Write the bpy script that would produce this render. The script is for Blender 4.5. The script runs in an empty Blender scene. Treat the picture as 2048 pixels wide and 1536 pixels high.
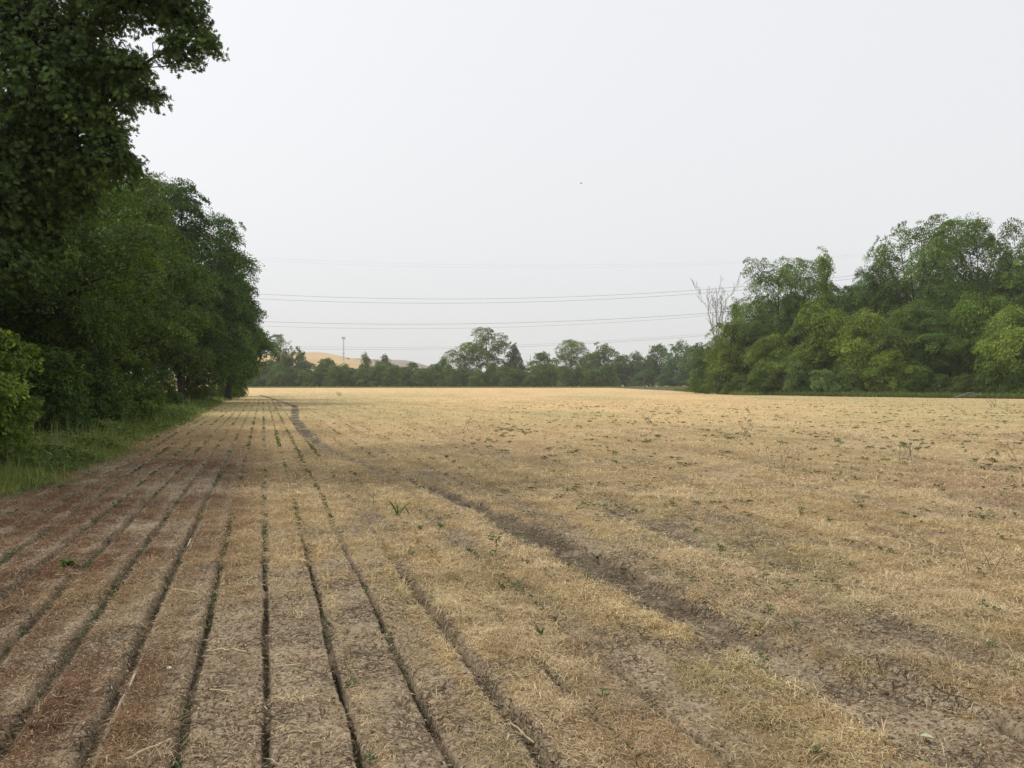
import bpy, math, numpy as np
from mathutils import Vector
R_ = math.radians
SC = bpy.context.scene
COL = SC.collection

# ------------------------------------------------------------------ camera
F, HOR, CH = 1648.0, 765.0, 1.6           # focal length and horizon in photo pixels, eye height in metres
cam_d = bpy.data.cameras.new('camera'); cam = bpy.data.objects.new('camera', cam_d); COL.objects.link(cam)
cam_d.sensor_width = 36.0; cam_d.lens = F / 2048 * 36.0
cam_d.clip_start = 0.05; cam_d.clip_end = 6000
cam.location = (0, 0, CH); cam.rotation_euler = (R_(90) - math.atan(3 / F), 0, 0)
SC.camera = cam

# ------------------------------------------------------------------ sky, sun, exposure
SUN_EL, SUN_AZ = 52.0, -78.0               # the sun stands to the left (degrees from +Y towards +X)
W = bpy.data.worlds.new('World'); SC.world = W; W.use_nodes = True
nt = W.node_tree; nt.nodes.clear()
out = nt.nodes.new('ShaderNodeOutputWorld')
sky = nt.nodes.new('ShaderNodeTexSky'); sky.sky_type = 'NISHITA'; sky.sun_disc = False
sky.sun_elevation = R_(SUN_EL); sky.sun_rotation = R_(SUN_AZ); sky.air_density = 1.0; sky.dust_density = 5.0
hs = nt.nodes.new('ShaderNodeHueSaturation'); hs.inputs['Saturation'].default_value = 0.25
b1 = nt.nodes.new('ShaderNodeBackground'); b1.inputs['Strength'].default_value = 0.05
tc = nt.nodes.new('ShaderNodeTexCoord'); sx = nt.nodes.new('ShaderNodeSeparateXYZ')
cr = nt.nodes.new('ShaderNodeValToRGB')
cr.color_ramp.elements[0].position = 0.0; cr.color_ramp.elements[0].color = (0.645, 0.66, 0.668, 1)
cr.color_ramp.elements[1].position = 0.55; cr.color_ramp.elements[1].color = (0.735, 0.732, 0.752, 1)
nz = nt.nodes.new('ShaderNodeTexNoise'); nz.inputs['Scale'].default_value = 1.3; nz.inputs['Detail'].default_value = 3
mm = nt.nodes.new('ShaderNodeMath'); mm.operation = 'MULTIPLY_ADD'; mm.inputs[1].default_value = 0.25; mm.inputs[2].default_value = -0.125
ad = nt.nodes.new('ShaderNodeMath'); ad.operation = 'ADD'
b2 = nt.nodes.new('ShaderNodeBackground'); b2.inputs['Strength'].default_value = 1.0
sh = nt.nodes.new('ShaderNodeAddShader')
L = nt.links.new
L(sky.outputs[0], hs.inputs['Color']); L(hs.outputs[0], b1.inputs['Color'])
L(tc.outputs['Generated'], sx.inputs[0]); L(tc.outputs['Generated'], nz.inputs['Vector'])
L(nz.outputs['Fac'], mm.inputs[0]); L(sx.outputs['Z'], ad.inputs[0]); L(mm.outputs[0], ad.inputs[1]); L(ad.outputs[0], cr.inputs['Fac'])
L(cr.outputs[0], b2.inputs['Color']); L(b1.outputs[0], sh.inputs[0]); L(b2.outputs[0], sh.inputs[1]); L(sh.outputs[0], out.inputs['Surface'])

sd = bpy.data.lights.new('sun', 'SUN'); sd.energy = 2.2; sd.angle = R_(10); sd.color = (1.0, 0.95, 0.86)
sun = bpy.data.objects.new('sun', sd); COL.objects.link(sun)
az = R_(SUN_AZ); el = R_(SUN_EL)
sdir = Vector((math.sin(az) * math.cos(el), math.cos(az) * math.cos(el), math.sin(el)))
sun.rotation_euler = sdir.to_track_quat('Z', 'Y').to_euler(); sun.location = (-60, 30, 80)

SC.view_settings.view_transform = 'Standard'; SC.view_settings.look = 'None'
SC.view_settings.exposure = 0.0; SC.view_settings.gamma = 1.0
SC.cycles.max_bounces = 8; SC.cycles.diffuse_bounces = 3; SC.cycles.glossy_bounces = 2
SC.cycles.transmission_bounces = 4; SC.cycles.volume_bounces = 2; SC.cycles.transparent_max_bounces = 4
SC.cycles.use_denoising = True; SC.cycles.denoising_input_passes = 'RGB_ALBEDO_NORMAL'; SC.cycles.denoising_prefilter = 'ACCURATE'
SC.cycles.caustics_reflective = False; SC.cycles.caustics_refractive = False

# ------------------------------------------------------------------ small helpers
def G(px, py):                              # photo pixel -> point on the flat ground
    Y = F * CH / (py - HOR)
    return ((px - 1024) / F * Y, Y)
TH = math.atan((1024 - 526) / F); CT, ST = math.cos(TH), math.sin(TH)     # heading of the crop rows
RO = .020
def uv(x, y): return -x * ST + y * CT, x * CT + y * ST - RO                   # along the rows, across the rows
def xy(u, v): v = v + RO; return -u * ST + v * CT, u * CT + v * ST
ROW = 0.372

def vnoise(x, y, seed=0):
    x = np.asarray(x, float); y = np.asarray(y, float)
    ix = np.floor(x).astype(np.int64); iy = np.floor(y).astype(np.int64); fx = x - ix; fy = y - iy
    def h(a, b):
        n = (a * 374761393 + b * 668265263 + seed * 974634777) & 0xffffffff
        n = ((n ^ (n >> 13)) * 1274126177) & 0xffffffff
        n = n ^ (n >> 16)
        return (n & 0xffffff) / float(0xffffff)
    fx = fx * fx * (3 - 2 * fx); fy = fy * fy * (3 - 2 * fy)
    return (h(ix, iy) * (1 - fx) + h(ix + 1, iy) * fx) * (1 - fy) + (h(ix, iy + 1) * (1 - fx) + h(ix + 1, iy + 1) * fx) * fy
def fbm(x, y, seed=0, octv=4):
    s = 0; a = 0.5; t = 0
    for i in range(octv):
        s = s + a * vnoise(x, y, seed + i * 17); t += a; a *= 0.5; x = x * 2.03 + 5.1; y = y * 2.03 + 1.7
    return s / t
def sst(a, b, x):
    t = np.clip((x - a) / (b - a), 0, 1); return t * t * (3 - 2 * t)
def polydist(x, y, pts):
    best = np.full(np.shape(x), 1e9); hw = np.zeros(np.shape(x))
    for (x0, y0, w0), (x1, y1, w1) in zip(pts[:-1], pts[1:]):
        dx, dy = x1 - x0, y1 - y0
        t = np.clip(((x - x0) * dx + (y - y0) * dy) / (dx * dx + dy * dy), 0, 1)
        d = np.hypot(x - x0 - t * dx, y - y0 - t * dy); m = d < best
        best = np.where(m, d, best); hw = np.where(m, w0 + t * (w1 - w0), hw)
    return best, hw

def build(name, V, faces, mat, parent=None, col=None, smooth=False):
    """faces: list of int arrays (n,k)"""
    me = bpy.data.meshes.new(name)
    V = np.ascontiguousarray(V, dtype=np.float32)
    me.vertices.add(len(V)); me.vertices.foreach_set('co', V.ravel())
    loops = np.concatenate([f.ravel() for f in faces]).astype(np.int32)
    tot = np.concatenate([np.full(len(f), f.shape[1]) for f in faces]).astype(np.int32)
    st = np.concatenate([[0], np.cumsum(tot)[:-1]]).astype(np.int32)
    me.loops.add(len(loops)); me.loops.foreach_set('vertex_index', loops)
    me.polygons.add(len(tot)); me.polygons.foreach_set('loop_start', st); me.polygons.foreach_set('loop_total', tot)
    if smooth: me.polygons.foreach_set('use_smooth', np.ones(len(tot), bool))
    me.update(calc_edges=True)
    if col is not None:
        for k, c in (col.items() if isinstance(col, dict) else {'col': col}.items()):
            c4 = np.ones((len(V), 4), np.float32); c4[:, :c.shape[1]] = c
            a = me.attributes.new(k, 'FLOAT_COLOR', 'POINT'); a.data.foreach_set('color', c4.ravel())
    if mat: me.materials.append(mat)
    o = bpy.data.objects.new(name, me); COL.objects.link(o)
    if parent: o.parent = parent
    return o
def tag(o, label=None, cat=None, group=None, kind=None):
    if label: o['label'] = label
    if cat: o['category'] = cat
    if group: o['group'] = group
    if kind: o['kind'] = kind
    return o
def empty(name, loc=(0, 0, 0)):
    e = bpy.data.objects.new(name, None); COL.objects.link(e); e.location = loc; e.empty_display_size = 0.3; return e
def cat_parts(parts):
    Vs, Fs, n = [], {}, 0
    for V, fl in parts:
        for f in fl: Fs.setdefault(f.shape[1], []).append(f + n)
        Vs.append(V); n += len(V)
    return np.concatenate(Vs), [np.concatenate(x) for x in Fs.values()]
def unit(a): return a / np.maximum(np.linalg.norm(a, axis=-1, keepdims=True), 1e-9)

def tubes(P0, P1, r0, r1, ns=5):
    P0 = np.atleast_2d(P0).astype(float); P1 = np.atleast_2d(P1).astype(float)
    r0 = np.broadcast_to(r0, len(P0))[:, None, None]; r1 = np.broadcast_to(r1, len(P0))[:, None, None]
    d = unit(P1 - P0); ref = np.where(np.abs(d[:, 2:3]) < 0.95, [[0, 0, 1.0]], [[1.0, 0, 0]])
    a = unit(np.cross(d, ref)); b = np.cross(d, a)
    an = np.arange(ns) * 2 * math.pi / ns; c, s = np.cos(an)[None, :, None], np.sin(an)[None, :, None]
    ring = a[:, None] * c + b[:, None] * s
    V = np.concatenate([P0[:, None] + ring * r0, P1[:, None] + ring * r1], 1)
    base = (np.arange(len(P0)) * 2 * ns)[:, None]
    i = np.arange(ns); j = (i + 1) % ns
    q = np.stack([i, j, j + ns, i + ns], 1)
    return V.reshape(-1, 3), [(base[:, :, None] + q[None]).reshape(-1, 4)]
def pathtube(P, R, ns=8):
    P = np.array(P, float); n = len(P); d = np.gradient(P, axis=0); d = unit(d)
    a = np.zeros_like(P); ref = np.array([1.0, 0.13, 0.0]) if abs(d[0][0]) < 0.9 else np.array([0, 1.0, 0])
    for i in range(n): ref = ref - d[i] * ref.dot(d[i]); ref /= np.linalg.norm(ref); a[i] = ref
    b = np.cross(d, a); an = np.arange(ns) * 2 * math.pi / ns
    V = P[:, None] + (a[:, None] * np.cos(an)[None, :, None] + b[:, None] * np.sin(an)[None, :, None]) * np.array(R)[:, None, None]
    k = np.arange(n - 1)[:, None] * ns; i = np.arange(ns)[None]; j = (i + 1) % ns
    return V.reshape(-1, 3), [np.stack([k + i, k + j, k + j + ns, k + i + ns], 2).reshape(-1, 4)]
def limb(rng, p0, p1, r0, r1, n=6, wob=0.06, lift=0.1, ns=7):
    p0 = np.array(p0, float); p1 = np.array(p1, float); t = np.linspace(0, 1, n + 1)[:, None]; Ld = np.linalg.norm(p1 - p0)
    P = p0 + (p1 - p0) * t; P[:, 2:] += lift * Ld * (4 * t * (1 - t)) * 0.5
    P[1:-1] += rng.normal(0, wob * Ld / 2, (n - 1, 3)); return P, r0 + (r1 - r0) * t[:, 0] ** 0.8

OAK = [(0, 0), (.20, .04), (.24, .34), (.34, .09), (.48, .56), (.58, .10), (.74, .46), (.80, .10), (1, 0)]
OAK = OAK + [(a, -b) for a, b in OAK[-2:0:-1]]
OVAL = [(0, 0), (.2, .3), (.5, .5), (.8, .3), (1, 0), (.8, -.3), (.5, -.5), (.2, -.3)]
def leaves(P, D, N, Ln, Wd, shape='kite'):
    n = len(P); D = unit(D); S = unit(np.cross(N, D)); N = np.cross(D, S); Ln = np.broadcast_to(Ln, n)[:, None, None]; Wd = np.broadcast_to(Wd, n)[:, None, None]
    if shape == 'kite':
        pts = np.array([(0, 0, 0), (.45, .5, .10), (1, 0, -.12), (.45, -.5, .10)])
        tri = np.array([(0, 2, 1), (0, 3, 2)])
    else:
        o = {'oak': OAK, 'oval': OVAL}[shape]
        pts = np.array([(a, b, abs(b) * .25 - .18 * a * a) for a, b in o]); tri = np.arange(len(o))[None]
    V = P[:, None] + D[:, None] * pts[None, :, :1] * Ln + S[:, None] * pts[None, :, 1:2] * Wd + N[:, None] * pts[None, :, 2:] * Ln
    k = len(pts)
    return V.reshape(-1, 3), (np.arange(n)[:, None, None] * k + tri[None]).reshape(-1, tri.shape[1]), k

# ------------------------------------------------------------------ materials
def mat_new(name):
    m = bpy.data.materials.new(name); m.use_nodes = True; n = m.node_tree.nodes; n.clear()
    o = n.new('ShaderNodeOutputMaterial'); return m, n, m.node_tree.links.new, o
def foliage_mat(name, trans=0.30, rough=0.6, spec=0.2, tc=(1.3, 1.35, 0.6, 1)):
    m, n, L, o = mat_new(name)
    at = n.new('ShaderNodeAttribute'); at.attribute_name = 'col'
    oi = n.new('ShaderNodeObjectInfo')
    mx = n.new('ShaderNodeMix'); mx.data_type = 'RGBA'; mx.blend_type = 'MULTIPLY'; mx.inputs[0].default_value = 1
    L(at.outputs['Color'], mx.inputs[6]); L(oi.outputs['Color'], mx.inputs[7])
    p = n.new('ShaderNodeBsdfPrincipled'); p.inputs['Roughness'].default_value = rough; p.inputs['Specular IOR Level'].default_value = spec
    L(mx.outputs[2], p.inputs['Base Color'])
    if trans > 0:
        t = n.new('ShaderNodeBsdfTranslucent'); g = n.new('ShaderNodeMix'); g.data_type = 'RGBA'; g.blend_type = 'MULTIPLY'; g.inputs[0].default_value = 1
        g.inputs[7].default_value = tc; L(mx.outputs[2], g.inputs[6]); L(g.outputs[2], t.inputs['Color'])
        ms = n.new('ShaderNodeMixShader'); ms.inputs[0].default_value = trans
        L(p.outputs[0], ms.inputs[1]); L(t.outputs[0], ms.inputs[2]); L(ms.outputs[0], o.inputs[0])
    else: L(p.outputs[0], o.inputs[0])
    return m
M_LEAF = foliage_mat('leaf_green')
M_STRAW = foliage_mat('dry_straw', trans=0.2, rough=0.7, spec=0.15, tc=(1.1, 1.06, .95, 1))
def noise_mat(name, c1, c2, scale, rough=0.9, bump=0.3, stretch=(1, 1, 1), coord='Object', spec=0.2):
    m, n, L, o = mat_new(name)
    tc = n.new('ShaderNodeTexCoord'); mp = n.new('ShaderNodeMapping'); mp.inputs['Scale'].default_value = stretch
    nz = n.new('ShaderNodeTexNoise'); nz.inputs['Scale'].default_value = scale; nz.inputs['Detail'].default_value = 8; nz.inputs['Roughness'].default_value = 0.65
    r = n.new('ShaderNodeValToRGB'); r.color_ramp.elements[0].position = .3; r.color_ramp.elements[1].position = .7
    r.color_ramp.elements[0].color = (*c1, 1); r.color_ramp.elements[1].color = (*c2, 1)
    p = n.new('ShaderNodeBsdfPrincipled'); p.inputs['Roughness'].default_value = rough; p.inputs['Specular IOR Level'].default_value = spec
    b = n.new('ShaderNodeBump'); b.inputs['Strength'].default_value = bump; b.inputs['Distance'].default_value = 0.05
    L(tc.outputs[coord], mp.inputs[0]); L(mp.outputs[0], nz.inputs['Vector']); L(nz.outputs['Fac'], r.inputs[0]); L(r.outputs[0], p.inputs['Base Color'])
    L(nz.outputs['Fac'], b.inputs['Height']); L(b.outputs[0], p.inputs['Normal']); L(p.outputs[0], o.inputs[0])
    return m
M_BARK = noise_mat('bark', (0.02, 0.018, 0.015), (0.06, 0.053, 0.045), 6, stretch=(1, 1, .2), bump=.8)
M_DEADBARK = noise_mat('bleached_bark', (0.12, 0.11, 0.10), (0.24, 0.22, 0.195), 4, stretch=(1, 1, .2))
M_STALK = noise_mat('dry_stalk', (0.42, 0.33, 0.20), (0.66, 0.56, 0.40), 60, stretch=(1, 1, 1))
M_METAL = noise_mat('galvanised_steel', (0.22, 0.23, 0.24), (0.32, 0.33, 0.34), 2, rough=0.5)
M_WIRE = noise_mat('weathered_wire', (0.16, 0.16, 0.17), (0.20, 0.20, 0.21), 2, rough=0.6)
M_HILLO = noise_mat('ochre_grass_hill', (0.36, 0.25, 0.12), (0.50, 0.36, 0.18), 0.035, bump=0)
M_HILLB = noise_mat('brown_grass_hill', (0.18, 0.15, 0.12), (0.27, 0.22, 0.16), 0.035, bump=0)
M_STONE = noise_mat('pale_stone', (0.5, 0.5, 0.46), (0.72, 0.72, 0.68), 30)
M_BIRD = noise_mat('dark_feathers', (0.05, 0.05, 0.055), (0.08, 0.08, 0.08), 20)
M_PALELEAF = noise_mat('pale_dry_leaf', (0.34, 0.37, 0.2), (0.46, 0.48, 0.28), 30)

def ground_mat():
    m, n, L, o = mat_new('field_soil')
    ge = n.new('ShaderNodeNewGeometry')
    tint = n.new('ShaderNodeAttribute'); tint.attribute_name = 'tint'
    cov = n.new('ShaderNodeAttribute'); cov.attribute_name = 'cover'      # R straw cover, G darker soil in track and row slots, B distance softening
    sep = n.new('ShaderNodeSeparateColor'); L(cov.outputs['Color'], sep.inputs[0])
    def noise(s, d=6, r=.6, vec=None):
        x = n.new('ShaderNodeTexNoise'); x.inputs['Scale'].default_value = s; x.inputs['Detail'].default_value = d; x.inputs['Roughness'].default_value = r
        L(vec or ge.outputs['Position'], x.inputs['Vector']); return x.outputs['Fac']
    def ramp(f, a, ca, b, cb):
        r = n.new('ShaderNodeValToRGB'); e = r.color_ramp.elements; e[0].position = a; e[1].position = b; e[0].color = (*ca, 1); e[1].color = (*cb, 1); L(f, r.inputs[0]); return r.outputs[0]
    def mix(f, a, b, bt='MIX'):
        x = n.new('ShaderNodeMix'); x.data_type = 'RGBA'; x.blend_type = bt
        if isinstance(f, float): x.inputs[0].default_value = f
        else: L(f, x.inputs[0])
        for s, i in ((a, 6), (b, 7)):
            if isinstance(s, tuple): x.inputs[i].default_value = (*s, 1)
            else: L(s, x.inputs[i])
        return x.outputs[2]
    def math_(op, a, b=None):
        x = n.new('ShaderNodeMath'); x.operation = op
        for s, i in ((a, 0), (b, 1)):
            if s is None: continue
            if isinstance(s, (int, float)): x.inputs[i].default_value = s
            else: L(s, x.inputs[i])
        return x.outputs[0]
    nA = noise(3, 8, .6); nB = noise(38, 6, .7); nC = noise(140, 4, .6)
    soil = ramp(nA, .3, (0.27, 0.215, 0.14), .7, (0.43, 0.35, 0.24))
    soil = mix(math_('MULTIPLY', sep.outputs[1], 0.8), soil, (0.105, 0.088, 0.062))
    soil = mix(ramp(nB, .40, (1, 1, 1), .56, (0, 0, 0)), soil, mix(1.0, soil, (0.50, 0.46, 0.42), 'MULTIPLY'))
    # cracks between dried clay plates, their inner shade put in as dark colour
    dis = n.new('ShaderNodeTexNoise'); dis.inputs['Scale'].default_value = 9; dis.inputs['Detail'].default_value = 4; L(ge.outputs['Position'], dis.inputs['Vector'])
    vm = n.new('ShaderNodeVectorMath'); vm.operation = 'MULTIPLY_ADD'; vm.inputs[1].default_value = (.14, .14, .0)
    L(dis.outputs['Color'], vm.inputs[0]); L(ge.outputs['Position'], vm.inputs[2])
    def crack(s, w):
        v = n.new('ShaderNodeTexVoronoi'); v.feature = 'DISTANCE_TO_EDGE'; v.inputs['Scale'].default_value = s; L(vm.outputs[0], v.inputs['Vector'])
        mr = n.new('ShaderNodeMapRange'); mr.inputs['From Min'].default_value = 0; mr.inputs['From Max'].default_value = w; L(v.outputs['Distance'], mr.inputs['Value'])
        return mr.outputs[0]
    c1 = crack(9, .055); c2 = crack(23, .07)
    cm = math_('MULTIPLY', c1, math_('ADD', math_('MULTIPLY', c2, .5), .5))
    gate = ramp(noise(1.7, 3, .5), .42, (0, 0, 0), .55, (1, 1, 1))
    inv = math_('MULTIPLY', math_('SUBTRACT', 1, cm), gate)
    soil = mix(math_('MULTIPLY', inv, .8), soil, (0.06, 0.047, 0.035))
    # litter lying between the blades; darker near the camera for thatch and painted-in shade
    fl = ramp(nC, .35, (.55, .5, .45), .62, (1.12, 1.1, 1.05))
    fl = mix(sep.outputs[2], mix(1.0, fl, (.60, .56, .51), 'MULTIPLY'), fl)
    straw = mix(1.0, tint.outputs['Color'], fl, 'MULTIPLY')
    th = math_('ADD', math_('MULTIPLY', math_('SUBTRACT', noise(55, 5, .75), .5), math_('SUBTRACT', 2.6, math_('MULTIPLY', sep.outputs[2], 1.6))), sep.outputs[0])
    fac = n.new('ShaderNodeMapRange'); fac.inputs['From Min'].default_value = .38; fac.inputs['From Max'].default_value = .62; L(th, fac.inputs['Value'])
    colr = mix(fac.outputs[0], soil, straw)
    p = n.new('ShaderNodeBsdfPrincipled'); p.inputs['Roughness'].default_value = .95; p.inputs['Specular IOR Level'].default_value = .1
    L(colr, p.inputs['Base Color'])
    h = math_('ADD', math_('MULTIPLY', nB, .6), math_('ADD', math_('MULTIPLY', nC, .25), math_('MULTIPLY', inv, -.9)))
    b = n.new('ShaderNodeBump'); b.inputs['Strength'].default_value = .9; b.inputs['Distance'].default_value = .02
    L(h, b.inputs['Height']); L(b.outputs[0], p.inputs['Normal']); L(p.outputs[0], o.inputs[0])
    return m
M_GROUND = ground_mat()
M_VERGE = noise_mat('verge_soil', (0.035, 0.04, 0.018), (0.09, 0.10, 0.04), 5, coord='Object')

# ------------------------------------------------------------------ the field: maps shared by ground, straw and plants
TRACK = [(*G(px, py), w) for px, py, w in [(520, 790, .4), (590, 812, .34), (590, 838, .32), (612, 868, .30), (655, 900, .27), (735, 932, .13), (810, 958, .05),
        (880, 985, .24), (960, 1018, .33), (1060, 1062, .34), (1150, 1105, .32), (1250, 1155, .28), (1370, 1215, .28), (1500, 1285, .36), (1640, 1350, .42), (1830, 1440, .44), (2080, 1530, .44)]]
TRACK2 = [(*G(px, py), w) for px, py, w in [(930, 905, .15), (1080, 960, .2), (1250, 1020, .28), (1400, 1078, .30), (1560, 1140, .3), (1720, 1205, .3), (1900, 1270, .3), (2150, 1370, .3)]]
def verge_edge(u): return -3.25 - 0.5 * sst(16, 9, u) + 0.5 * (fbm(u * .35, 0 * u, 5) - .5) * 2 + 0.25 * (fbm(u * 1.7, 0 * u, 6) - .5) * 2
REDGE = [(*G(1370, 782), 1), (*G(1500, 790), 1), (*G(1700, 793.5), 1), (*G(2048, 798), 1), (75, 66, 1), (120, 50, 1)]
def right_wood(x, y):                        # >0 inside the wooded ground on the right
    ys = np.interp(x, [p[0] for p in REDGE[1:]], [p[1] for p in REDGE[1:]])
    return np.where(x < REDGE[1][0], np.where((x > 29) & (y > 104), np.minimum(y - 104, (x - 29 - (y - 104) * .05)), -5), y - ys)
def field_maps(x, y):
    u, v = uv(x, y); D = np.hypot(x, y)
    d1, w1 = polydist(x, y, TRACK); d2, w2 = polydist(x, y, TRACK2)
    rag = (fbm(x * 2.3, y * 2.3, 21) - .5) * .75 + (fbm(x * 9, y * 9, 22, 3) - .5) * .7
    tr = sst(1.25, .55, (1.5 * d1 / np.maximum(w1, .01)) + rag * 1.2)
    tr2 = sst(1.6, .3, d2 / np.maximum(w2, .01) + rag * 1.5) * sst(14, 8, D)
    cover = 0.90 + 0.5 * (fbm(x * .9, y * .9, 3) - .5) + .45 * (fbm(x * 4.5, y * 4.5, 4, 3) - .55) * sst(20, 9, D)
    rv = v / ROW; k = np.round(rv); dr = (rv - k) * ROW          # signed distance to the nearest drill row
    n1 = fbm(x * 1.6, y * 1.6, 31); n2 = fbm(x * 5, y * 5, 33)
    # bare strips between the near rows
    strip = sst(-.55, -.25, v) * sst(1.02, .80, v + .25 * (n1 - .5)) * sst(8.4, 5.4, u + 3.5 * (n1 - .5) + 3 * (n2 - .5) - v * .7 + 1.5 * (vnoise(k * 3.3, 0 * k, 9) - .5))
    band = np.clip(strip * (0.92 - 0.5 * sst(.09, .03, np.abs(dr - .07)) * sst(.2, .7, v)), 0, 1)
    cover -= band * .90
    left = sst(-.2, -.5, v) * sst(26, 14, u)
    cover -= left * (.20 + .42 * sst(.0, -.13, dr) * sst(-.19, -.1, dr) + .8 * (n1 - .5) + .1 * sst(.05, .0, np.abs(dr)))
    low = sst(6.3, 4.9, y) * sst(.9, 1.15, v)
    cover -= low * (.16 + 1.2 * (n1 - .42))
    lr = sst(.95, .45, d1 / 1.0) * sst(7.3, 5.6, D)            # trampled bare zone round the near part of the track
    cover -= lr * (.20 + 1.5 * (n2 - .5) + .5 * (n1 - .5))
    cover -= tr * .95
    cover -= tr2 * (.30 + .8 * (n1 - .5))
    rowv = sst(.40, .58, fbm(u * .22, k * 7.3, 91)) * sst(75, 30, u) * np.where(v > 1.3, .35, 1)
    cover -= .5 * sst(.06, .015, np.abs(dr)) * rowv
    # sparse patches further out
    cover -= .35 * sst(.55, .72, fbm(x * .8, y * .8, 41)) * sst(4, 9, D) * sst(30, 12, D)
    stk = fbm(v * 3.1, u * .26, 45); rt = sst(-.6, .9, v)
    cover += (1.3 * (stk - .5) + .10 * np.cos(6.2832 * rv) * sst(.4, .6, fbm(v * .8, u * .12, 46))) * rt * sst(45, 12, D)
    rowr = sst(.42, .56, fbm(u * .55, k * 4.1, 94)) * sst(13, 8, u) * (v > 1.2)
    cover -= .45 * sst(.07, .02, np.abs(dr + .03 * (n2 - .5))) * rowr
    cover -= .8 * sst(.06, .025, np.abs(dr) * np.where(k == 3, .6, 1)) * ((k >= 0) & (k <= 3)) * sst(8.5, 6.5, u)
    cover = np.clip(cover, 0.02, 1)
    lrow = sst(.034, .010, np.abs(dr)) * (k < 0) * (k > -13) * sst(34, 10, u) * (.35 + .65 * sst(.35, .55, fbm(u * .8, k * 2.9, 99)))
    cover -= .5 * sst(.06, .02, np.abs(dr)) * (k < -1) * (k > -13) * sst(34, 12, u); cover = np.clip(cover, .02, 1)
    dark_soil = np.clip(.55 * lrow + .7 * rowr * sst(.035, .012, np.abs(dr + .03 * (n2 - .5))) + (1 - .9 * sst(12, 15, D) * sst(24, 20, D)) * tr * sst(.36, .56, .5 * n1 + .5 * n2 + .10 * sst(14, 10, D) * sst(5, 6.5, D)) * sst(3.6, 6.5, D) + .4 * tr2 + .8 * sst(.022, .010, np.abs(dr) * np.where(k == 3, .5, 1)) * sst(9, 6, u) * sst(2.2, 1.2, np.abs(v)), 0, 1)
    return dict(stk=stk, rowr=rowr, rowv=rowv, u=u, v=v, D=D, tr=tr, tr2=tr2, cover=cover, dark_soil=dark_soil, k=k, dr=dr, n1=n1, n2=n2, strip=strip, left=left)
TAN = np.array([.56, .445, .245]); PINK = np.array([.54, .405, .25]); GOLD = np.array([.71, .53, .285]); RED = np.array([.215, .128, .074]); OLIVE = np.array([.40, .38, .20]); PALE = np.array([.66, .54, .35])
def straw_tint(m, x, y):
    a = fbm(x * .22, y * .10, 51, 5)[..., None]; b = fbm(x * .75, y * .5, 52, 4)[..., None]; D = m['D'][..., None]; v = m['v'][..., None]
    c = TAN + (PINK - TAN) * sst(.42, .62, a)
    c = c + (PALE - c) * .6 * sst(.5, .7, b)
    far = sst(15, 34, D - 9 * sst(0, .3, x[..., None] / np.maximum(D, .1)))
    c = c + (GOLD - c) * far * (.55 + .45 * sst(.35, .6, b))
    gr = sst(.47, .62, fbm(x * .05, y * .028, 61, 4))[..., None] * sst(22, 45, D) * sst(150, 90, D)
    c = c + (OLIVE - c) * gr * .5
    c = c + (OLIVE - c) * (m['tr2'][..., None] * .5 + .35 * sst(.58, .72, fbm(x * 1.1, y * 1.1, 63))[..., None] * sst(12, 6, D))
    c = c + (PALE - c) * .5 * sst(.50, .68, m['stk'])[..., None] * sst(40, 10, D)
    c = c * (1 - .16 * sst(.5, .36, m['stk'])[..., None] * sst(-.5, .8, v))
    rd = sst(.35, -.75, v + .8 * (b - .5)) * sst(34, 16, m['u'][..., None])
    rd = np.maximum(rd, .4 * sst(.52, .68, fbm(x * 1.9, y * 1.2, 64))[..., None] * sst(8.5, 5.5, D))
    c = c + (RED - c) * rd * (.60 + .4 * sst(.4, .6, b))  # red-brown straw, its dark tone on the left also standing in for tree shade
    return np.clip(c, .02, .9)
def height(x, y, m=None):
    m = m or field_maps(x, y); D = m['D']
    h = .035 * (m['stk'] - .5) * sst(40, 10, D) * sst(-.5, .8, m['v']) + .03 * m['cover'] * sst(.35, .7, fbm(x * 4, y * 4, 78, 3)) * sst(25, 10, D) + .05 * (fbm(x * .45, y * .45, 71) - .5) * sst(1000, 50, D)
    h = h + .022 * (fbm(x * 3, y * 3, 72) - .5) * sst(60, 20, D) + .034 * (fbm(x * 11, y * 11, 73, 3) - .5) * sst(14, 8, D) + .012 * (fbm(x * 27, y * 27, 79, 2) - .5) * sst(9, 5, D)
    h = h - .05 * m['tr'] * sst(80, 40, D) - .025 * m['tr2'] + .02 * (fbm(x * 6, y * 6, 76, 3) - .5) * m['tr']
    k, dr, v, u = m['k'], m['dr'], m['v'], m['u']
    wob = .017 * (fbm(u * 1.3, k * 3.1, 74, 3) - .5) * 2; d = np.abs(dr + wob) * np.where(k == 3, .5, 1.0) * (.75 + .55 * fbm(u * 5, k * 7.7, 77, 3))
    slot = sst(.023, .012, d) * (.25 + .75 * sst(.30, .48, fbm(u * 1.4, k * 6.1, 87, 3))) * ((k >= -2) & (k <= 3)) * sst(10.5, 7.5, u) * (.35 + 1.05 * fbm(u * 2.2, k * 9.7, 75, 3)) * np.where(k == 3, 1.7, np.where(k < 0, .45, 1.0))
    slot2 = sst(.05, .01, d) * (np.abs(k) <= 14) * np.maximum(m['rowv'] * .6, 1.1 * (k < -1) * sst(34, 10, u)) * (1 - m['tr'])
    ridge = sst(.05, 0, np.abs(dr + .055)) * ((k < 0) & (k > -7)) * sst(30, 8, u)
    slot3 = sst(.03, .008, np.abs(dr + .03 * (m['n2'] - .5))) * m['rowr']
    return h - .06 * slot3 - .085 * slot - .03 * slot2 + .024 * ridge

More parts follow.
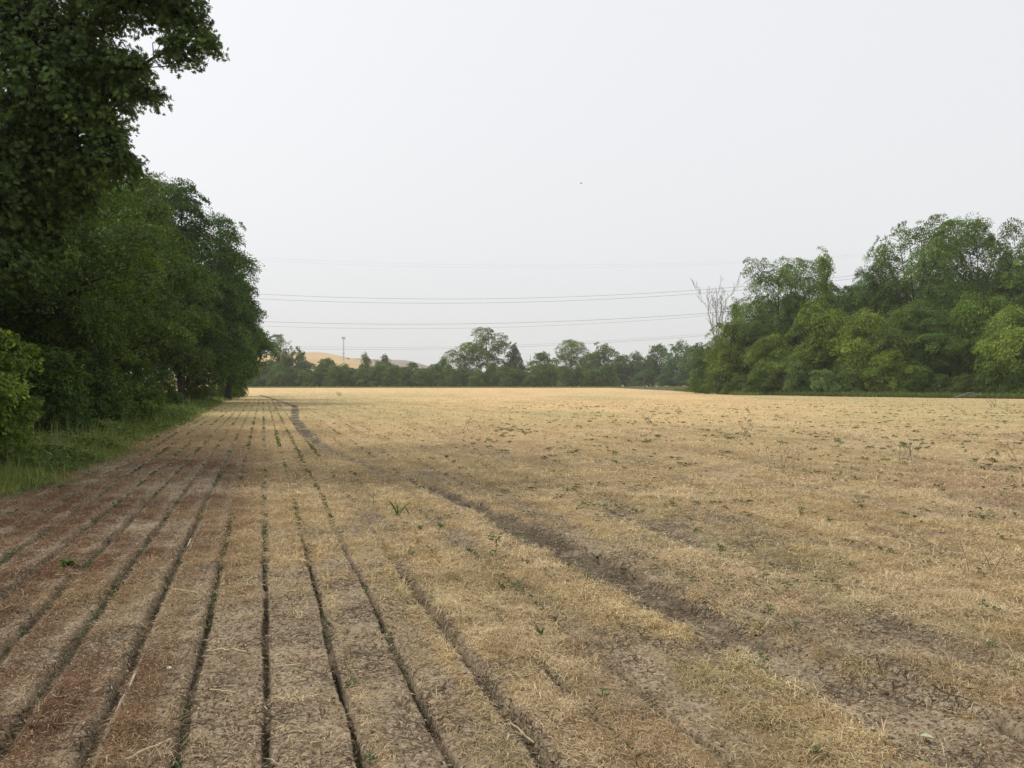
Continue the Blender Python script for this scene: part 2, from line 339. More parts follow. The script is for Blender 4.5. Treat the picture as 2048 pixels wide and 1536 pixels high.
def make_ground():
    near = [0, .005, .010, .014, .018, .023, .030, .042, .06, .085, .11, .135, .16]
    vs = set()
    for k in range(-8, 8):
        for a in near: vs.add(round(k * ROW + a, 4)); vs.add(round(k * ROW - a, 4))
    vs = sorted(vs)
    s, p = .03, vs[-1]; L2, R2 = [], []
    while p < 2600: p += s; s *= 1.045; R2.append(p)
    L2 = [-q + vs[0] + vs[-1] for q in R2][::-1]
    V_ = np.array(L2 + vs + R2)
    us = list(np.arange(2.2, 8.5, .013)); s = .014; p = us[-1]
    while p < 2600: p += s; s *= 1.0135; us.append(p)
    U_ = np.array([-1500, -600, -200, -60, -20, -8, -3, 0, 1, 1.6, 1.9, 2.1] + us)
    UU, VV = np.meshgrid(U_, V_, indexing='ij'); X, Y = xy(UU.ravel(), VV.ravel())
    m = field_maps(X, Y); Z = height(X, Y, m); Z = np.where(m['D'] > 500, 0, Z)
    tint = straw_tint(m, X, Y); cov = np.stack([m['cover'], m['dark_soil'], sst(9, 45, m['D'])], 1)
    P = np.stack([X, Y, Z], 1); nu, nv = len(U_), len(V_)
    i = (np.arange(nu - 1)[:, None] * nv + np.arange(nv - 1)[None]).ravel()
    Fq = np.stack([i, i + nv, i + nv + 1, i + 1], 1)[:, ::-1]
    cx, cy = X[Fq].mean(1), Y[Fq].mean(1); u, v = uv(cx, cy)
    rw = right_wood(cx, cy)
    verge = ((v < verge_edge(u)) & (u > -40) & (u < 132) & (v > -60)) | ((rw > 0) & (cx > 20) & (cy < 320) & (cx < 300)) | ((cy > 247) & (cy < 262) & (cx > -130) & (cx < 60))
    track = (m['tr'][Fq].mean(1) > .5) & ~verge
    field = ~verge & ~track
    def sub(mask, name, mat):
        f = Fq[mask]; idx, inv = np.unique(f.ravel(), return_inverse=True)
        return build(name, P[idx], [inv.reshape(-1, 4)], mat, col={'tint': tint[idx], 'cover': cov[idx]}, smooth=True)
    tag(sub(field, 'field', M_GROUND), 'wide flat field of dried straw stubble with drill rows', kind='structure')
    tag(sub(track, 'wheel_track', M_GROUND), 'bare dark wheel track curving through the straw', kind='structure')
    tag(sub(verge, 'grass_verge', M_VERGE), 'ground under the green verges and woods', kind='structure')
make_ground()

# ------------------------------------------------------------------ straw, grass and seedlings (stuff)
def blades(rng, x, y, z, ln, wd, az, pitch, curl):
    n = len(x); P = np.stack([x, y, z], 1)
    d = np.stack([np.cos(az) * np.cos(pitch), np.sin(az) * np.cos(pitch), np.sin(pitch)], 1)
    s = np.stack([-np.sin(az + rng.normal(0, .5, n)), np.cos(az), rng.normal(0, .35, n)], 1); s = unit(s)
    mid = P + d * (ln * .5)[:, None]
    d2 = d.copy(); d2[:, 2] -= curl; d2 = unit(d2); tip = mid + d2 * (ln * .5)[:, None]
    V = np.stack([P, mid + s * (wd * .5)[:, None], tip, mid - s * (wd * .5)[:, None]], 1).reshape(-1, 3)
    b = (np.arange(n) * 4)[:, None]
    return V, np.concatenate([b + [[0, 1, 3]], b + [[1, 2, 3]]])
def sample_fan(rng, n, y0, y1, p=1.0, margin=1.0):
    t = rng.random(n); e = 2 - p                                      # density ~ Y^-p inside the view fan
    Y = (y0 ** e + t * (y1 ** e - y0 ** e)) ** (1 / e) if abs(e) > 1e-6 else y0 * (y1 / y0) ** t
    return rng.uniform(-1, 1, n) * (.67 * Y + margin), Y
def straw():
    rng = np.random.default_rng(11); Vs, Fs, Cs, n0 = [], [], [], 0
    def layer(n, y0, y1, p, ln, wd, flat, expo=1.3):
        nonlocal n0
        x, y = sample_fan(rng, n, y0, y1, p); m = field_maps(x, y)
        clump = fbm(x * 7, y * 7, 81, 3)
        keep = rng.random(n) < (m['cover'] ** expo) * (.45 + 1.1 * sst(.35, .65, clump))
        keep &= (m['v'] > verge_edge(m['u']) - .3) & (right_wood(x, y) < .5)
        keep &= ~((np.abs(m['dr']) < np.where(m['k'] == 3, .055, .03)) & (m['u'] < 8) & (m['k'] <= 3) & (m['k'] > -2) & (rng.random(n) < .93))
        x, y = x[keep], y[keep]; m = {k: a[keep] for k, a in m.items()}; clump = clump[keep]; N = len(x)
        tuft = sst(.5, .75, clump)
        L_ = rng.uniform(.5, 1.3, N) * ln * (1 + .4 * tuft); W_ = rng.uniform(.6, 1.4, N) * wd
        fl = rng.random(N); pitch = np.where(fl < flat, rng.uniform(-.05, .35, N), rng.uniform(.3, 1.1, N))
        z = height(x, y, m) + rng.random(N) ** 1.6 * (.010 + .045 * sst(.45, .75, clump)) * m['cover'] * (.7 + .03 * y)
        V, Fc = blades(rng, x, y, z, L_, W_, rng.uniform(0, 6.283, N), pitch, rng.uniform(.2, 1.2, N))
        c = straw_tint(m, x, y) * (.78 + .5 * fbm(x * 2.7, y * 2.7, 85, 3))[:, None]; v_ = rng.uniform(.55, 1.35, (N, 1)) * np.array([[1, 1, 1]]) + rng.normal(0, .03, (N, 3))
        pale = rng.random((N, 1)) < .12; c = np.where(pale, c * .4 + PALE * .65, c)
        Vs.append(V); Fs.append(Fc + n0); Cs.append(np.repeat(np.clip(c * v_, .02, .85), 4, 0)); n0 += len(V)
    layer(250000, 3.0, 6.2, .6, .065, .0026, .75)
    layer(300000, 5.6, 12, .8, .080, .0036, .72)
    layer(190000, 11, 26, 1.0, .11, .0070, .75)
    layer(170000, 24, 70, 1.2, .13, .014, .7)
    layer(110000, 60, 250, 1.3, .15, .035, .6)
    # dead tufts: blades radiating from one foot
    x, y = sample_fan(rng, 2600, 3.2, 20, .8); m = field_maps(x, y)
    ok = (rng.random(2600) < .25 + .6 * m['cover']) & (m['tr'] < .6) & (m['v'] > verge_edge(m['u'])) & (rng.random(2600) < sst(.42, .65, fbm(x * 1.2, y * 1.2, 86))); x, y = x[ok], y[ok]; q = 26; R0 = np.repeat(rng.uniform(.5, 1.25, len(x)), q)
    xs = np.repeat(x, q) + rng.normal(0, .012, len(x) * q); ys = np.repeat(y, q) + rng.normal(0, .012, len(x) * q); N = len(xs); m = field_maps(xs, ys)
    V, Fc = blades(rng, xs, ys, height(xs, ys, m), .12 * R0 * rng.uniform(.5, 1.3, N), .0030 + .0002 * ys, rng.uniform(0, 6.28, N), rng.uniform(.25, 1.3, N), rng.uniform(.3, 1.5, N))
    c = straw_tint(m, xs, ys) * rng.uniform(.7, 1.45, (N, 1)); Vs.append(V); Fs.append(Fc + n0); Cs.append(np.repeat(np.clip(c, .02, .85), 4, 0)); n0 += len(V)
    o = build('dry_straw', np.concatenate(Vs), [np.concatenate(Fs)], M_STRAW, col=np.concatenate(Cs))
    tag(o, 'matted dry straw and dead grass covering the field', kind='stuff')
straw()

def crumbs():
    rng = np.random.default_rng(5); x, y = sample_fan(rng, 150000, 3.0, 16, .9); m = field_maps(x, y)
    keep = rng.random(len(x)) < (1.05 - m['cover']) * (.4 + fbm(x * 6, y * 6, 83)); x, y = x[keep], y[keep]; m = {k: a[keep] for k, a in m.items()}
    N = len(x); z = height(x, y, m) - .001
    s = np.minimum(rng.lognormal(-5.35, .55, N), .010) * (1 + .04 * y); a = rng.uniform(0, 6.28, N)
    # low irregular four-sided lumps
    ang = a[:, None] + np.arange(4)[None] * 1.57 + rng.normal(0, .3, (N, 4)); rr = s[:, None] * rng.uniform(.6, 1.6, (N, 4))
    ring = np.stack([x[:, None] + np.cos(ang) * rr, y[:, None] + np.sin(ang) * rr, np.repeat(z[:, None], 4, 1)], 2)
    top = np.stack([x + rng.normal(0, .3, N) * s, y + rng.normal(0, .3, N) * s, z + s * rng.uniform(.3, .8, N)], 1)[:, None]
    V = np.concatenate([ring, top], 1).reshape(-1, 3); b = (np.arange(N) * 5)[:, None]
    Fc = np.concatenate([b + [[i, (i + 1) % 4, 4]] for i in range(4)])
    c = np.where(rng.random((N, 1)) < .35, [[.10, .075, .055]], [[.27, .215, .16]]) * rng.uniform(.6, 1.3, (N, 1)) * (1 - .5 * m['dark_soil'][:, None])
    o = build('soil_crumbs', V, [Fc], M_STRAW, col=np.repeat(c, 5, 0)); tag(o, 'loose soil crumbs on the bare clay', kind='stuff')
crumbs()

def litter():      # broken brown leaf and stem litter on the bare ground
    rng = np.random.default_rng(6); x, y = sample_fan(rng, 170000, 3.0, 11, .9); m = field_maps(x, y)
    keep = (rng.random(len(x)) < (.35 + .6 * sst(.4, .6, fbm(x * 5, y * 5, 84))) * (1.25 - m['cover'])); x, y = x[keep], y[keep]; m = {k: a[keep] for k, a in m.items()}
    N = len(x); z = height(x, y, m) + rng.uniform(.001, .008, N)
    V, Fc = blades(rng, x, y, z, rng.uniform(.012, .05, N), rng.uniform(.003, .009, N), rng.uniform(0, 6.28, N), rng.uniform(-.3, .5, N), rng.uniform(0, 1.5, N))
    c = np.array([[.17, .10, .055]]) * rng.uniform(.4, 1.7, (N, 1)); c = np.where(rng.random((N, 1)) < .18, [[.5, .42, .28]], c)
    o = build('plant_litter', V, [Fc], M_STRAW, col=np.repeat(c, 4, 0)); tag(o, 'broken brown plant litter on the bare clay strips', kind='stuff')
litter()

def seedlings():
    rng = np.random.default_rng(21); Ps, S = [], []
    n = 46000; x, y = sample_fan(rng, n, 3.0, 80, 1.15); u, v = uv(x, y)
    k = np.round(v / ROW); v = k * ROW + rng.normal(0, .012, n); x, y = xy(u, v); D = np.hypot(x, y)
    pr = np.where(k < -1, .6, np.where(k < 4, 1.0, .45)) * sst(.42, .62, fbm(u * .55, k * 5.7, 92)) + .04
    pr *= np.where((k >= 0) & (k <= 3) & (u < 8), .8, 1); pr *= np.where((D > 9) & (k > 3), .55, 1)
    a = rng.random(n) < pr; xs, ys = x[a], y[a]
    # loose green plants further right in the field
    x2, y2 = sample_fan(rng, 5200, 5, 60, 1.0); b = (x2 > -1) & (rng.random(5200) < .9) & (rng.random(5200) < sst(.50, .68, fbm(x2 * .9, y2 * .9, 93)) * .85)
    c_ = rng.random((b.sum(), 7)); xq = (x2[b][:, None] + (c_ - .5) * .16).ravel(); yq = (y2[b][:, None] + (rng.random((b.sum(), 7)) - .5) * .16).ravel()
    xs = np.concatenate([xs, xq]); ys = np.concatenate([ys, yq])
    m = field_maps(xs, ys); ok = (m['v'] > verge_edge(m['u'])) & (m['tr'] < .5); xs, ys = xs[ok], ys[ok]; m = {q: w[ok] for q, w in m.items()}
    N = len(xs); z = height(xs, ys, m) + .008; q = 4
    P = np.repeat(np.stack([xs, ys, z + rng.uniform(0, .03, N)], 1), q, 0); n = len(P); az = rng.uniform(0, 6.28, n)
    D_ = np.stack([np.cos(az), np.sin(az), rng.uniform(.1, .9, n)], 1); N_ = unit(np.stack([rng.normal(0, .3, n), rng.normal(0, .3, n), np.ones(n)], 1))
    sc = np.repeat(np.clip(.004 + .0015 * np.hypot(xs, ys), .009, .036) * rng.uniform(.7, 1.4, N), q)
    V, Fc, kk = leaves(P, D_, N_, sc * 1.5, sc, 'kite')
    c = (np.array([[.075, .105, .04]]) + np.array([[.06, .06, .03]]) * sst(6, 25, P[:, 1:2])) * rng.uniform(.6, 1.4, (n, 1)); o = build('crop_seedlings', V, [Fc], M_LEAF, col=np.repeat(c, kk, 0))
    tag(o, 'tiny green seedlings sprouting along the drill rows', kind='stuff')
seedlings()

def verge_grass():
    rng = np.random.default_rng(31); Vs, Fs, Cs, n0 = [], [], [], 0
    def add(x, y, ln, wd, col, pit=(.9, 1.5), curl=(.2, 1.3), z=None):
        nonlocal n0
        N = len(x); z = height(x, y) if z is None else z
        V, Fc = blades(rng, x, y, z, ln, wd, rng.uniform(0, 6.28, N), rng.uniform(*pit, N), rng.uniform(*curl, N))
        Vs.append(V); Fs.append(Fc + n0); Cs.append(np.repeat(col, 4, 0)); n0 += len(V)
    # left verge
    N = 260000; u = 7 * (135 / 7.) ** rng.random(N) ; w = rng.random(N) ** 1.2 * 5.2; ve = verge_edge(u); v = ve - w + .25 * rng.normal(0, 1, N)
    edge = sst(-.3, .9, w); x, y = xy(u, v)
    g = fbm(x * .7, y * .7, 95); k2 = rng.random(N) < .35 + .65 * edge; 
    ln = (.08 + .28 * edge * (.4 + 1.1 * g) + .38 * sst(1.5, 4.5, w)) * rng.uniform(.6, 1.4, N); wd = .0045 + .00045 * y
    c1 = np.array([.20, .25, .07]); c2 = np.array([.30, .31, .10]); c3 = np.array([.13, .19, .055])
    col = c1 + (c2 - c1) * sst(.45, .7, g)[:, None]; col = col + (c3 - col) * sst(.5, .65, fbm(x * .5, y * .5, 96))[:, None]; col = col * rng.uniform(.6, 1.35, (N, 1))
    k2 &= w < 5
    add(x[k2], y[k2], ln[k2], wd[k2], col[k2])
    N = 2600; u = 8 * (100 / 8.) ** rng.random(N); v = verge_edge(u) - rng.uniform(.5, 5, N); x, y = xy(u, v); k3 = rng.random(N) < sst(.4, .65, fbm(x * .6, y * .6, 98)); x, y = x[k3], y[k3]; N = len(x)
    add(x, y, rng.uniform(.5, 1.05, N), .004 + .0004 * y, np.array([.28, .29, .12]) * rng.uniform(.6, 1.3, (N, 1)), (1.2, 1.55), (0, .5))
    # right verge and the foot of the far hedge
    N = 45000; x = rng.uniform(28, 75, N); ys = np.interp(x, [p[0] for p in REDGE[1:]], [p[1] for p in REDGE[1:]]); y = ys + rng.uniform(-1.2, 3, N)
    q = rng.random(N) < .12; y = np.where(q, rng.uniform(100, 158, N), y); x = np.where(q, 29.2 + (y - 104) * .05 + rng.uniform(-1.4, 1.5, N), x)
    col = np.array([.12, .16, .045]) * rng.uniform(.6, 1.4, (N, 1)); add(x, y, rng.uniform(.25, .8, N), np.full(N, .05), col)
    N = 26000; x = rng.uniform(-110, 60, N); y = rng.uniform(243, 249, N) ; col = np.array([.22, .23, .09]) * rng.uniform(.6, 1.4, (N, 1)); add(x, y, rng.uniform(.15, .7, N), np.full(N, .1), col)
    o = build('verge_grass', np.concatenate(Vs), [np.concatenate(Fs)], M_LEAF, col=np.concatenate(Cs)); tag(o, 'tall green grass growing on the field margins', kind='stuff')
    # broad leaved ground cover mixed in the left verge
    N = 45000; u = 7 * (110 / 7.) ** rng.random(N); w = rng.random(N) * 5; v = verge_edge(u) - w; x, y = xy(u, v); k2 = rng.random(N) < sst(.42, .6, fbm(x * .8, y * .8, 97)); x, y, w = x[k2], y[k2], w[k2]
    N = len(x); q = 4; P = np.repeat(np.stack([x, y, height(x, y) + rng.uniform(.03, .35, N) * sst(0, 1, w + .3)], 1), q, 0) + rng.normal(0, .05, (N * q, 3)); n = len(P); az = rng.uniform(0, 6.28, n)
    s = np.repeat(rng.uniform(.035, .07, N) * (1 + y * .01), q)
    V, Fc, kk = leaves(P, np.stack([np.cos(az), np.sin(az), rng.uniform(-.2, .7, n)], 1), unit(np.stack([rng.normal(0, .4, n), rng.normal(0, .4, n), np.ones(n)], 1)), s * 1.3, s, 'oval')
    c = np.array([[.12, .18, .045]]) * rng.uniform(.5, 1.5, (n, 1)); o = build('verge_weeds', V, [Fc], M_LEAF, col=np.repeat(c, kk, 0)); tag(o, 'low leafy weeds spreading through the verge grass', kind='stuff')
verge_grass()

# ------------------------------------------------------------------ trees
def gen_lobes(rng, H, R, base, style, n=11):
    out = []
    for i in range(n):
        t = (i + .5) / n; a = i * 2.4 + rng.uniform(-.5, .5)
        prof = {'round': math.sin(math.pi * (.14 + .74 * t)) ** .8, 'cone': (1 - t) ** .75 * 1.05 + .08, 'column': .75 if t < .85 else .5,
                'vase': .35 + .65 * math.sin(math.pi * (.1 + .62 * t)), 'shrub': (1 - t * .55), 'spire': (1 - t) * .9 + .12}[style]
        z = base + (H - base) * (.06 + .86 * t); off = R * prof * rng.uniform(.40, .82); r = R * prof * rng.uniform(.24, .50) + R * .07
        if style in ('spire',): off *= .6
        out.append((math.cos(a) * off, math.sin(a) * off, z, r, r, min(r * rng.uniform(.6, .85), (H - base) * .22)))
    zt = max(l[2] for l in out)
    out.append((rng.normal(0, .05) * R, rng.normal(0, .05) * R, H - .5 * (H - zt) - R * .12, R * .26, R * .26, (H - base) * .1))
    return np.array(out)
def crown_arrays(rng, lobes, nsp, sr, per, leaf, asp=.55, shape='kite', under=.45, tones=((.055, .095, .028),), inner=.68, jit=.30, drop=.16, wexp=None, whorl=1.0):
    lobes = np.array(lobes); area = lobes[:, 3] * lobes[:, 5] if wexp is None else lobes[:, 3] ** wexp; li = rng.choice(len(lobes), nsp, p=area / area.sum()); Lb = lobes[li]
    d = unit(rng.normal(0, 1, (nsp, 3))); flip = (d[:, 2] < 0) & (rng.random(nsp) > under); d[flip, 2] *= -1
    f = inner + (1.06 - inner) * rng.random(nsp) ** .6
    outl = rng.random(nsp) < .16; f = np.where(outl, f * rng.uniform(1.04, 1.2, nsp), f)
    C = Lb[:, :3] + d * Lb[:, 3:6] * f[:, None] + rng.normal(0, jit * sr, (nsp, 3))
    N = unit(d * .85 + np.array([0, 0, .62]) + rng.normal(0, .22, (nsp, 3)))
    T = unit(np.cross(N, rng.normal(0, 1, (nsp, 3)))); B = np.cross(N, T); srr = sr * rng.uniform(.6, 1.35, nsp) * np.where(outl, .55, 1)
    n = nsp * per; I = np.repeat(np.arange(nsp), per); r = np.sqrt(rng.random(n)) * 1.15; a = rng.uniform(0, 6.283, n); el = np.where(rng.random(nsp) < .5, .55, .85)[I]
    ox, oy = r * np.cos(a), r * np.sin(a) * el
    P = C[I] + (T[I] * (ox * whorl)[:, None] + B[I] * (oy * whorl)[:, None] + N[I] * rng.normal(0, .10, n)[:, None]) * srr[I][:, None]; P[:, 2] -= drop * r * r * srr[I]
    out_ = T[I] * ox[:, None] + B[I] * oy[:, None]; D = unit(unit(out_) * .8 + rng.normal(0, .5, (n, 3))); D[:, 2] += .05
    Nl = unit(N[I] + out_ * .45 + rng.normal(0, .38, (n, 3)))
    Ln = leaf * rng.uniform(.65, 1.3, n)
    V, Fc, kk = leaves(P, D, Nl, Ln, Ln * asp, shape)
    tn = np.array(tones); lt = rng.uniform(.78, 1.25, len(lobes))[li][I][:, None]; c = lt * tn[rng.integers(0, len(tn), nsp)][I] * rng.uniform(.75, 1.3, nsp)[I][:, None] * rng.uniform(.7, 1.3, (n, 1))
    young = sst(.75, 1.1, r)[:, None] * (rng.random((n, 1)) < .5); c = c * (1 + young * np.array([[.55, .4, .1]]))
    return V, Fc, np.repeat(c, kk, 0), C, li
def tree_meshes(rng, H, R, base, style, tr, nsp, sr, per, leaf, nl=11, lean=(0, 0), lobes=None, twigfrac=.5, stems=1, **kw):
    lb = gen_lobes(rng, H, R, base, style, nl) if lobes is None else np.array(lobes, float)
    if lean != (0, 0): lb[:, 0] += lean[0] * lb[:, 2] / H; lb[:, 1] += lean[1] * lb[:, 2] / H
    V, Fc, c, C, li = crown_arrays(rng, lb, nsp, sr, per, leaf, **kw)
    parts = []
    top = H * .86
    stemP = []
    for s in range(stems):
        off = np.array([0, 0]) if stems == 1 else R * .28 * np.array([math.cos(s * 2.5), math.sin(s * 2.5)])
        n = 9; P = np.array([(off[0] * (.15 + t) + lean[0] * t * t + rng.normal(0, .03) * R * (t > 0), off[1] * (.15 + t) + lean[1] * t * t + rng.normal(0, .03) * R * (t > 0), -.15 + (top + .15) * t) for t in np.linspace(0, 1, n)])
        rad = tr * (1 - .82 * np.linspace(0, 1, n)) / (stems ** .5); rad[0] *= 1.5; rad[1] *= 1.08
        stemP.append((P, rad)); parts.append(pathtube(P, rad, 9))
    A0, A1, r0, r1 = [], [], [], []
    for i, l in enumerate(lb):
        P, rad = stemP[i % stems]; zz = max(l[2] - .55 * math.hypot(l[0], l[1]) - .3, min(base * .8, H * .3)); j = int(np.clip(np.searchsorted(P[:, 2], zz), 1, len(P) - 1))
        t = np.clip((zz - P[j - 1, 2]) / (P[j, 2] - P[j - 1, 2]), 0, 1); p0 = P[j - 1] + (P[j] - P[j - 1]) * t
        q, rr = limb(rng, p0, l[:3], max(rad[j] * .62, tr * .1), tr * .07, n=5, wob=.05, lift=.05); parts.append(pathtube(q, rr, 6))
        mine = np.where(li == i)[0]; mine = mine[rng.random(len(mine)) < twigfrac]
        for s in mine:
            A0.append(q[rng.integers(2, 6)]); A1.append(C[s]); 
    if A0:
        A0 = np.array(A0); A1 = np.array(A1); M = (A0 + A1) / 2 + rng.normal(0, .06, A0.shape) * np.linalg.norm(A1 - A0, axis=1, keepdims=True)
        parts.append(tubes(A0, M, tr * .06, tr * .04, 4)); parts.append(tubes(M, A1, tr * .04, tr * .015, 4))
    tv, tf = cat_parts(parts)
    return (tv, tf), (V, Fc, c)
class Proto:
    def __init__(self, seed, H, R, **kw):
        rng = np.random.default_rng(seed); self.H, self.R = H, R
        (tv, tf), (V, Fc, c) = tree_meshes(rng, H, R, **kw); self.tv, self.tf, self.V, self.Fc, self.c = tv, tf, V, Fc, c; self.me = None
    def place(self, name, x, y, z, sr, sh, rz, color, label, cat, group, bark=None):
        e = empty(name, (x, y, z)); e.rotation_euler = (0, 0, rz); e.scale = (sr, sr, sh)
        if self.me is None:
            a = build('trunk', self.tv, self.tf, bark or M_BARK, smooth=True); b = build('crown', self.V, [self.Fc], M_LEAF, col=self.c)
            self.me = (a, b)
        else: a, b = (o.copy() for o in self.me); COL.objects.link(a); COL.objects.link(b)
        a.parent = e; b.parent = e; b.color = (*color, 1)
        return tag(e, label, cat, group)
G1 = (.078, .125, .032); G2 = (.105, .155, .036); G3 = (.056, .100, .032); GY = (.128, .172, .040); GG = (.095, .115, .075)
WHITE = (1, 1, 1)
def put(P, name, px, top, Y, hw, label, cat='tree', group=None, color=WHITE, rz=None, seed=[0]):
    seed[0] += 1; X = (px - 1024) / F * Y; H = (HOR - top) * Y / F + CH; Rr = hw * Y / F
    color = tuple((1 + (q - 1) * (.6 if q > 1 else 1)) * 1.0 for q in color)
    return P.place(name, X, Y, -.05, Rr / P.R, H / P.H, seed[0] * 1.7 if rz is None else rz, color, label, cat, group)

# --- prototypes
far_kw = dict(leaf=.36, per=46, sr=1.1, asp=.6)
FR = [Proto(100 + i, 10, 4, base=.3, style='round', tr=.22, nsp=210, nl=10, tones=(G1, G2, G3), **far_kw) for i in range(3)]
FS = [Proto(110 + i, 7, 4.5, base=.2, style='shrub', tr=.16, nsp=230, nl=9, tones=(G1, G2), **far_kw) for i in range(3)]
FO = [Proto(120 + i, 15, 5.5, base=4.5, style='vase', tr=.32, nsp=190, nl=11, tones=(G1, G2), **far_kw) for i in range(2)]
mid_kw = dict(leaf=.21, per=95, sr=1.05, asp=.6)
MR = [Proto(200 + i, 16, 5.5, base=2.5, style='round', tr=.3, nsp=430, nl=16, tones=(G1, G2, G3), **mid_kw) for i in range(2)]
MO = [Proto(210 + i, 18, 6, base=5, style='vase', tr=.34, nsp=340, nl=15, tones=(G1, G2), stems=3, **mid_kw) for i in range(2)]
MB = [Proto(220 + i, 9, 4.2, base=.8, style='round', tr=.2, nsp=330, nl=13, tones=(G2, GY), **mid_kw) for i in range(2)]
MS = [Proto(230 + i, 4, 3, base=.1, style='shrub', tr=.1, nsp=190, nl=9, tones=(G2, G1), leaf=.15, per=80, sr=.6, asp=.5) for i in range(3)]
MP = Proto(240, 14, 3, base=2, style='spire', tr=.2, nsp=260, nl=13, tones=(G2, GY), **mid_kw)

# --- far hedge line
GH = 'trees and bushes of the far hedgerow'
lows = [  # px, top, hw, proto, label
 (508, 742, 22, 0, 'low dark hedge bush just clear of the left wood'), (535, 722, 26, 1, 'rounded hedge tree below the tall leafy one at the left end of the far hedge'),
 (572, 728, 28, 2, 'broad dark hedge tree left of the ochre hill'), (612, 724, 26, 0, 'dark hedge tree at the left foot of the ochre hill'),
 (652, 716, 24, 1, 'rounded hedge tree under the crest of the ochre hill'), (688, 728, 22, 2, 'low hedge tree directly below the radio mast'),
 (708, 736, 20, 1, 'small hedge tree just right of the radio mast'), (748, 738, 20, 0, 'low hedge tree between the two slim pointed ones'),
 (792, 732, 24, 2, 'hedge tree below the brown hill, right of the pointed pair'), (822, 726, 20, 1, 'bushy hedge tree under the middle of the brown hill'),
 (850, 736, 22, 0, 'hedge tree at the right foot of the brown hill'), (880, 732, 24, 2, 'yellow green hedge tree left of the big open crowned elm'),
 (905, 742, 26, 1, 'bush in front of the left side of the big open crowned elm'), (945, 738, 28, 0, 'bush under the trunk of the big open crowned elm'),
 (985, 742, 28, 2, 'low bush just right of the leaning elm trunk'), (1022, 738, 26, 1, 'bush at the foot of the dark dense tree'),
 (1052, 745, 22, 0, 'lowest bush in the gap right of the dark dense tree'), (1082, 728, 30, 2, 'wide bush below the pale round tree'),
 (1125, 732, 28, 1, 'bush below and left of the second elm'), (1165, 738, 28, 0, 'bush below and right of the second elm'),
 (1205, 736, 28, 2, 'last bush at the right end of the near far hedge')]
tone = [(.8, .85, .95), (1.15, 1.15, .9), (.9, .95, 1)]
for i, (px, top, hw, p, lb) in enumerate(lows):
    Y = 255 + (i % 3) * 4
    put(FR[p] if i % 2 else FS[p], 'hedge_tree', px, top, Y, hw * 1.08, lb, 'tree', GH, tone[(i * 2) % 3])
for px, top, hw, P_, nm, lb, cl, Y in [
 (560, 674, 28, FO[0], 'leafy_tree', 'tall leafy tree with gaps standing beside the left wood in the far hedge', (1.1, 1.15, 1.1), 258),
 (597, 700, 22, FR[0], 'leafy_tree', 'rounded grey green tree touching the left end of the ochre hill', (1.1, 1.2, 1.3), 264),
 (730, 707, 13, FR[2], 'pointed_tree', 'slim pointed tree right of the radio mast', (1.25, 1.2, .95), 258),
 (768, 711, 14, FR[1], 'pointed_tree', 'slim pointed tree under the brown hill, second from the mast', (1.1, 1.1, .9), 258),
 (888, 714, 17, FR[2], 'leafy_tree', 'medium leafy tree left of the big open crowned elm', (1, 1.05, 1), 260),
 (930, 688, 36, FO[1], 'leafy_tree', 'sloping leafy crown attached to the left of the big elm', (1.15, 1.15, 1), 264),
 (975, 660, 38, FO[0], 'elm_tree', 'big elm with wide open crown and visible leaning trunk in mid hedge', (1.2, 1.2, 1.0), 262),
 (1027, 691, 19, FR[0], 'dark_tree', 'dark dense narrow tree right of the big elm', (.40, .55, .72), 256),
 (1090, 706, 27, FR[1], 'leafy_tree', 'pale rounded tree between the dark tree and the second elm', (1.2, 1.3, 1.35), 270),
 (1143, 683, 33, FO[1], 'elm_tree', 'second elm with round open crown on a slim trunk', (1.15, 1.15, 1), 266),
 (1175, 706, 20, FR[2], 'leafy_tree', 'small crown filling the right side of the second elm', (.9, 1, 1.1), 290),
 (1208, 692, 34, FR[0], 'leafy_tree', 'broad pale crown with flat top right of the second elm', (1.1, 1.2, 1.3), 315),
 (1250, 712, 28, FR[1], 'leafy_tree', 'lower blue green tree in the dip of the far wood', (.9, 1.05, 1.2), 318),
 (1272, 705, 24, FR[2], 'leafy_tree', 'rounded tree right of the dip in the far wood', (1, 1.1, 1.15), 325),
 (1298, 716, 20, FR[0], 'leafy_tree', 'short rounded dark tree before the grey willow', (.75, .95, 1.1), 312),
 (1322, 691, 27, FR[1], 'willow_tree', 'grey green spiky crowned tree left of the dead tree', (1.15, 1.35, 1.6), 315),
 (1362, 684, 30, FR[2], 'leafy_tree', 'tall blue green tree between the grey willow and the right wood', (.95, 1.15, 1.25), 300),
 (1392, 692, 28, FR[0], 'leafy_tree', 'blue green tree partly behind the right wood', (1, 1.15, 1.15), 290),
 (1405, 735, 30, FS[1], 'shrub', 'rounded shrub at the left tip of the right wood, far side', (1.2, 1.25, 1.1), 190),
 (1240, 745, 26, FS[2], 'shrub', 'low dark shrub at the foot of the far wood dip', (.8, .9, 1), 312),
 (1290, 744, 30, FS[0], 'shrub', 'low shrub under the short dark tree of the far wood', (.8, .95, 1.05), 306),
 (1340, 742, 30, FS[1], 'shrub', 'low shrub at the foot of the grey willow', (.8, .95, 1.05), 300),
 (1378, 744, 28, FS[2], 'shrub', 'low shrub by the field corner before the right wood', (.8, .95, 1.05), 292)]:
    put(P_, nm, px, top, Y, hw * 1.1, lb, 'shrub' if nm == 'shrub' else 'tree', None if nm in ('elm_tree', 'dark_tree', 'willow_tree') else GH, cl)

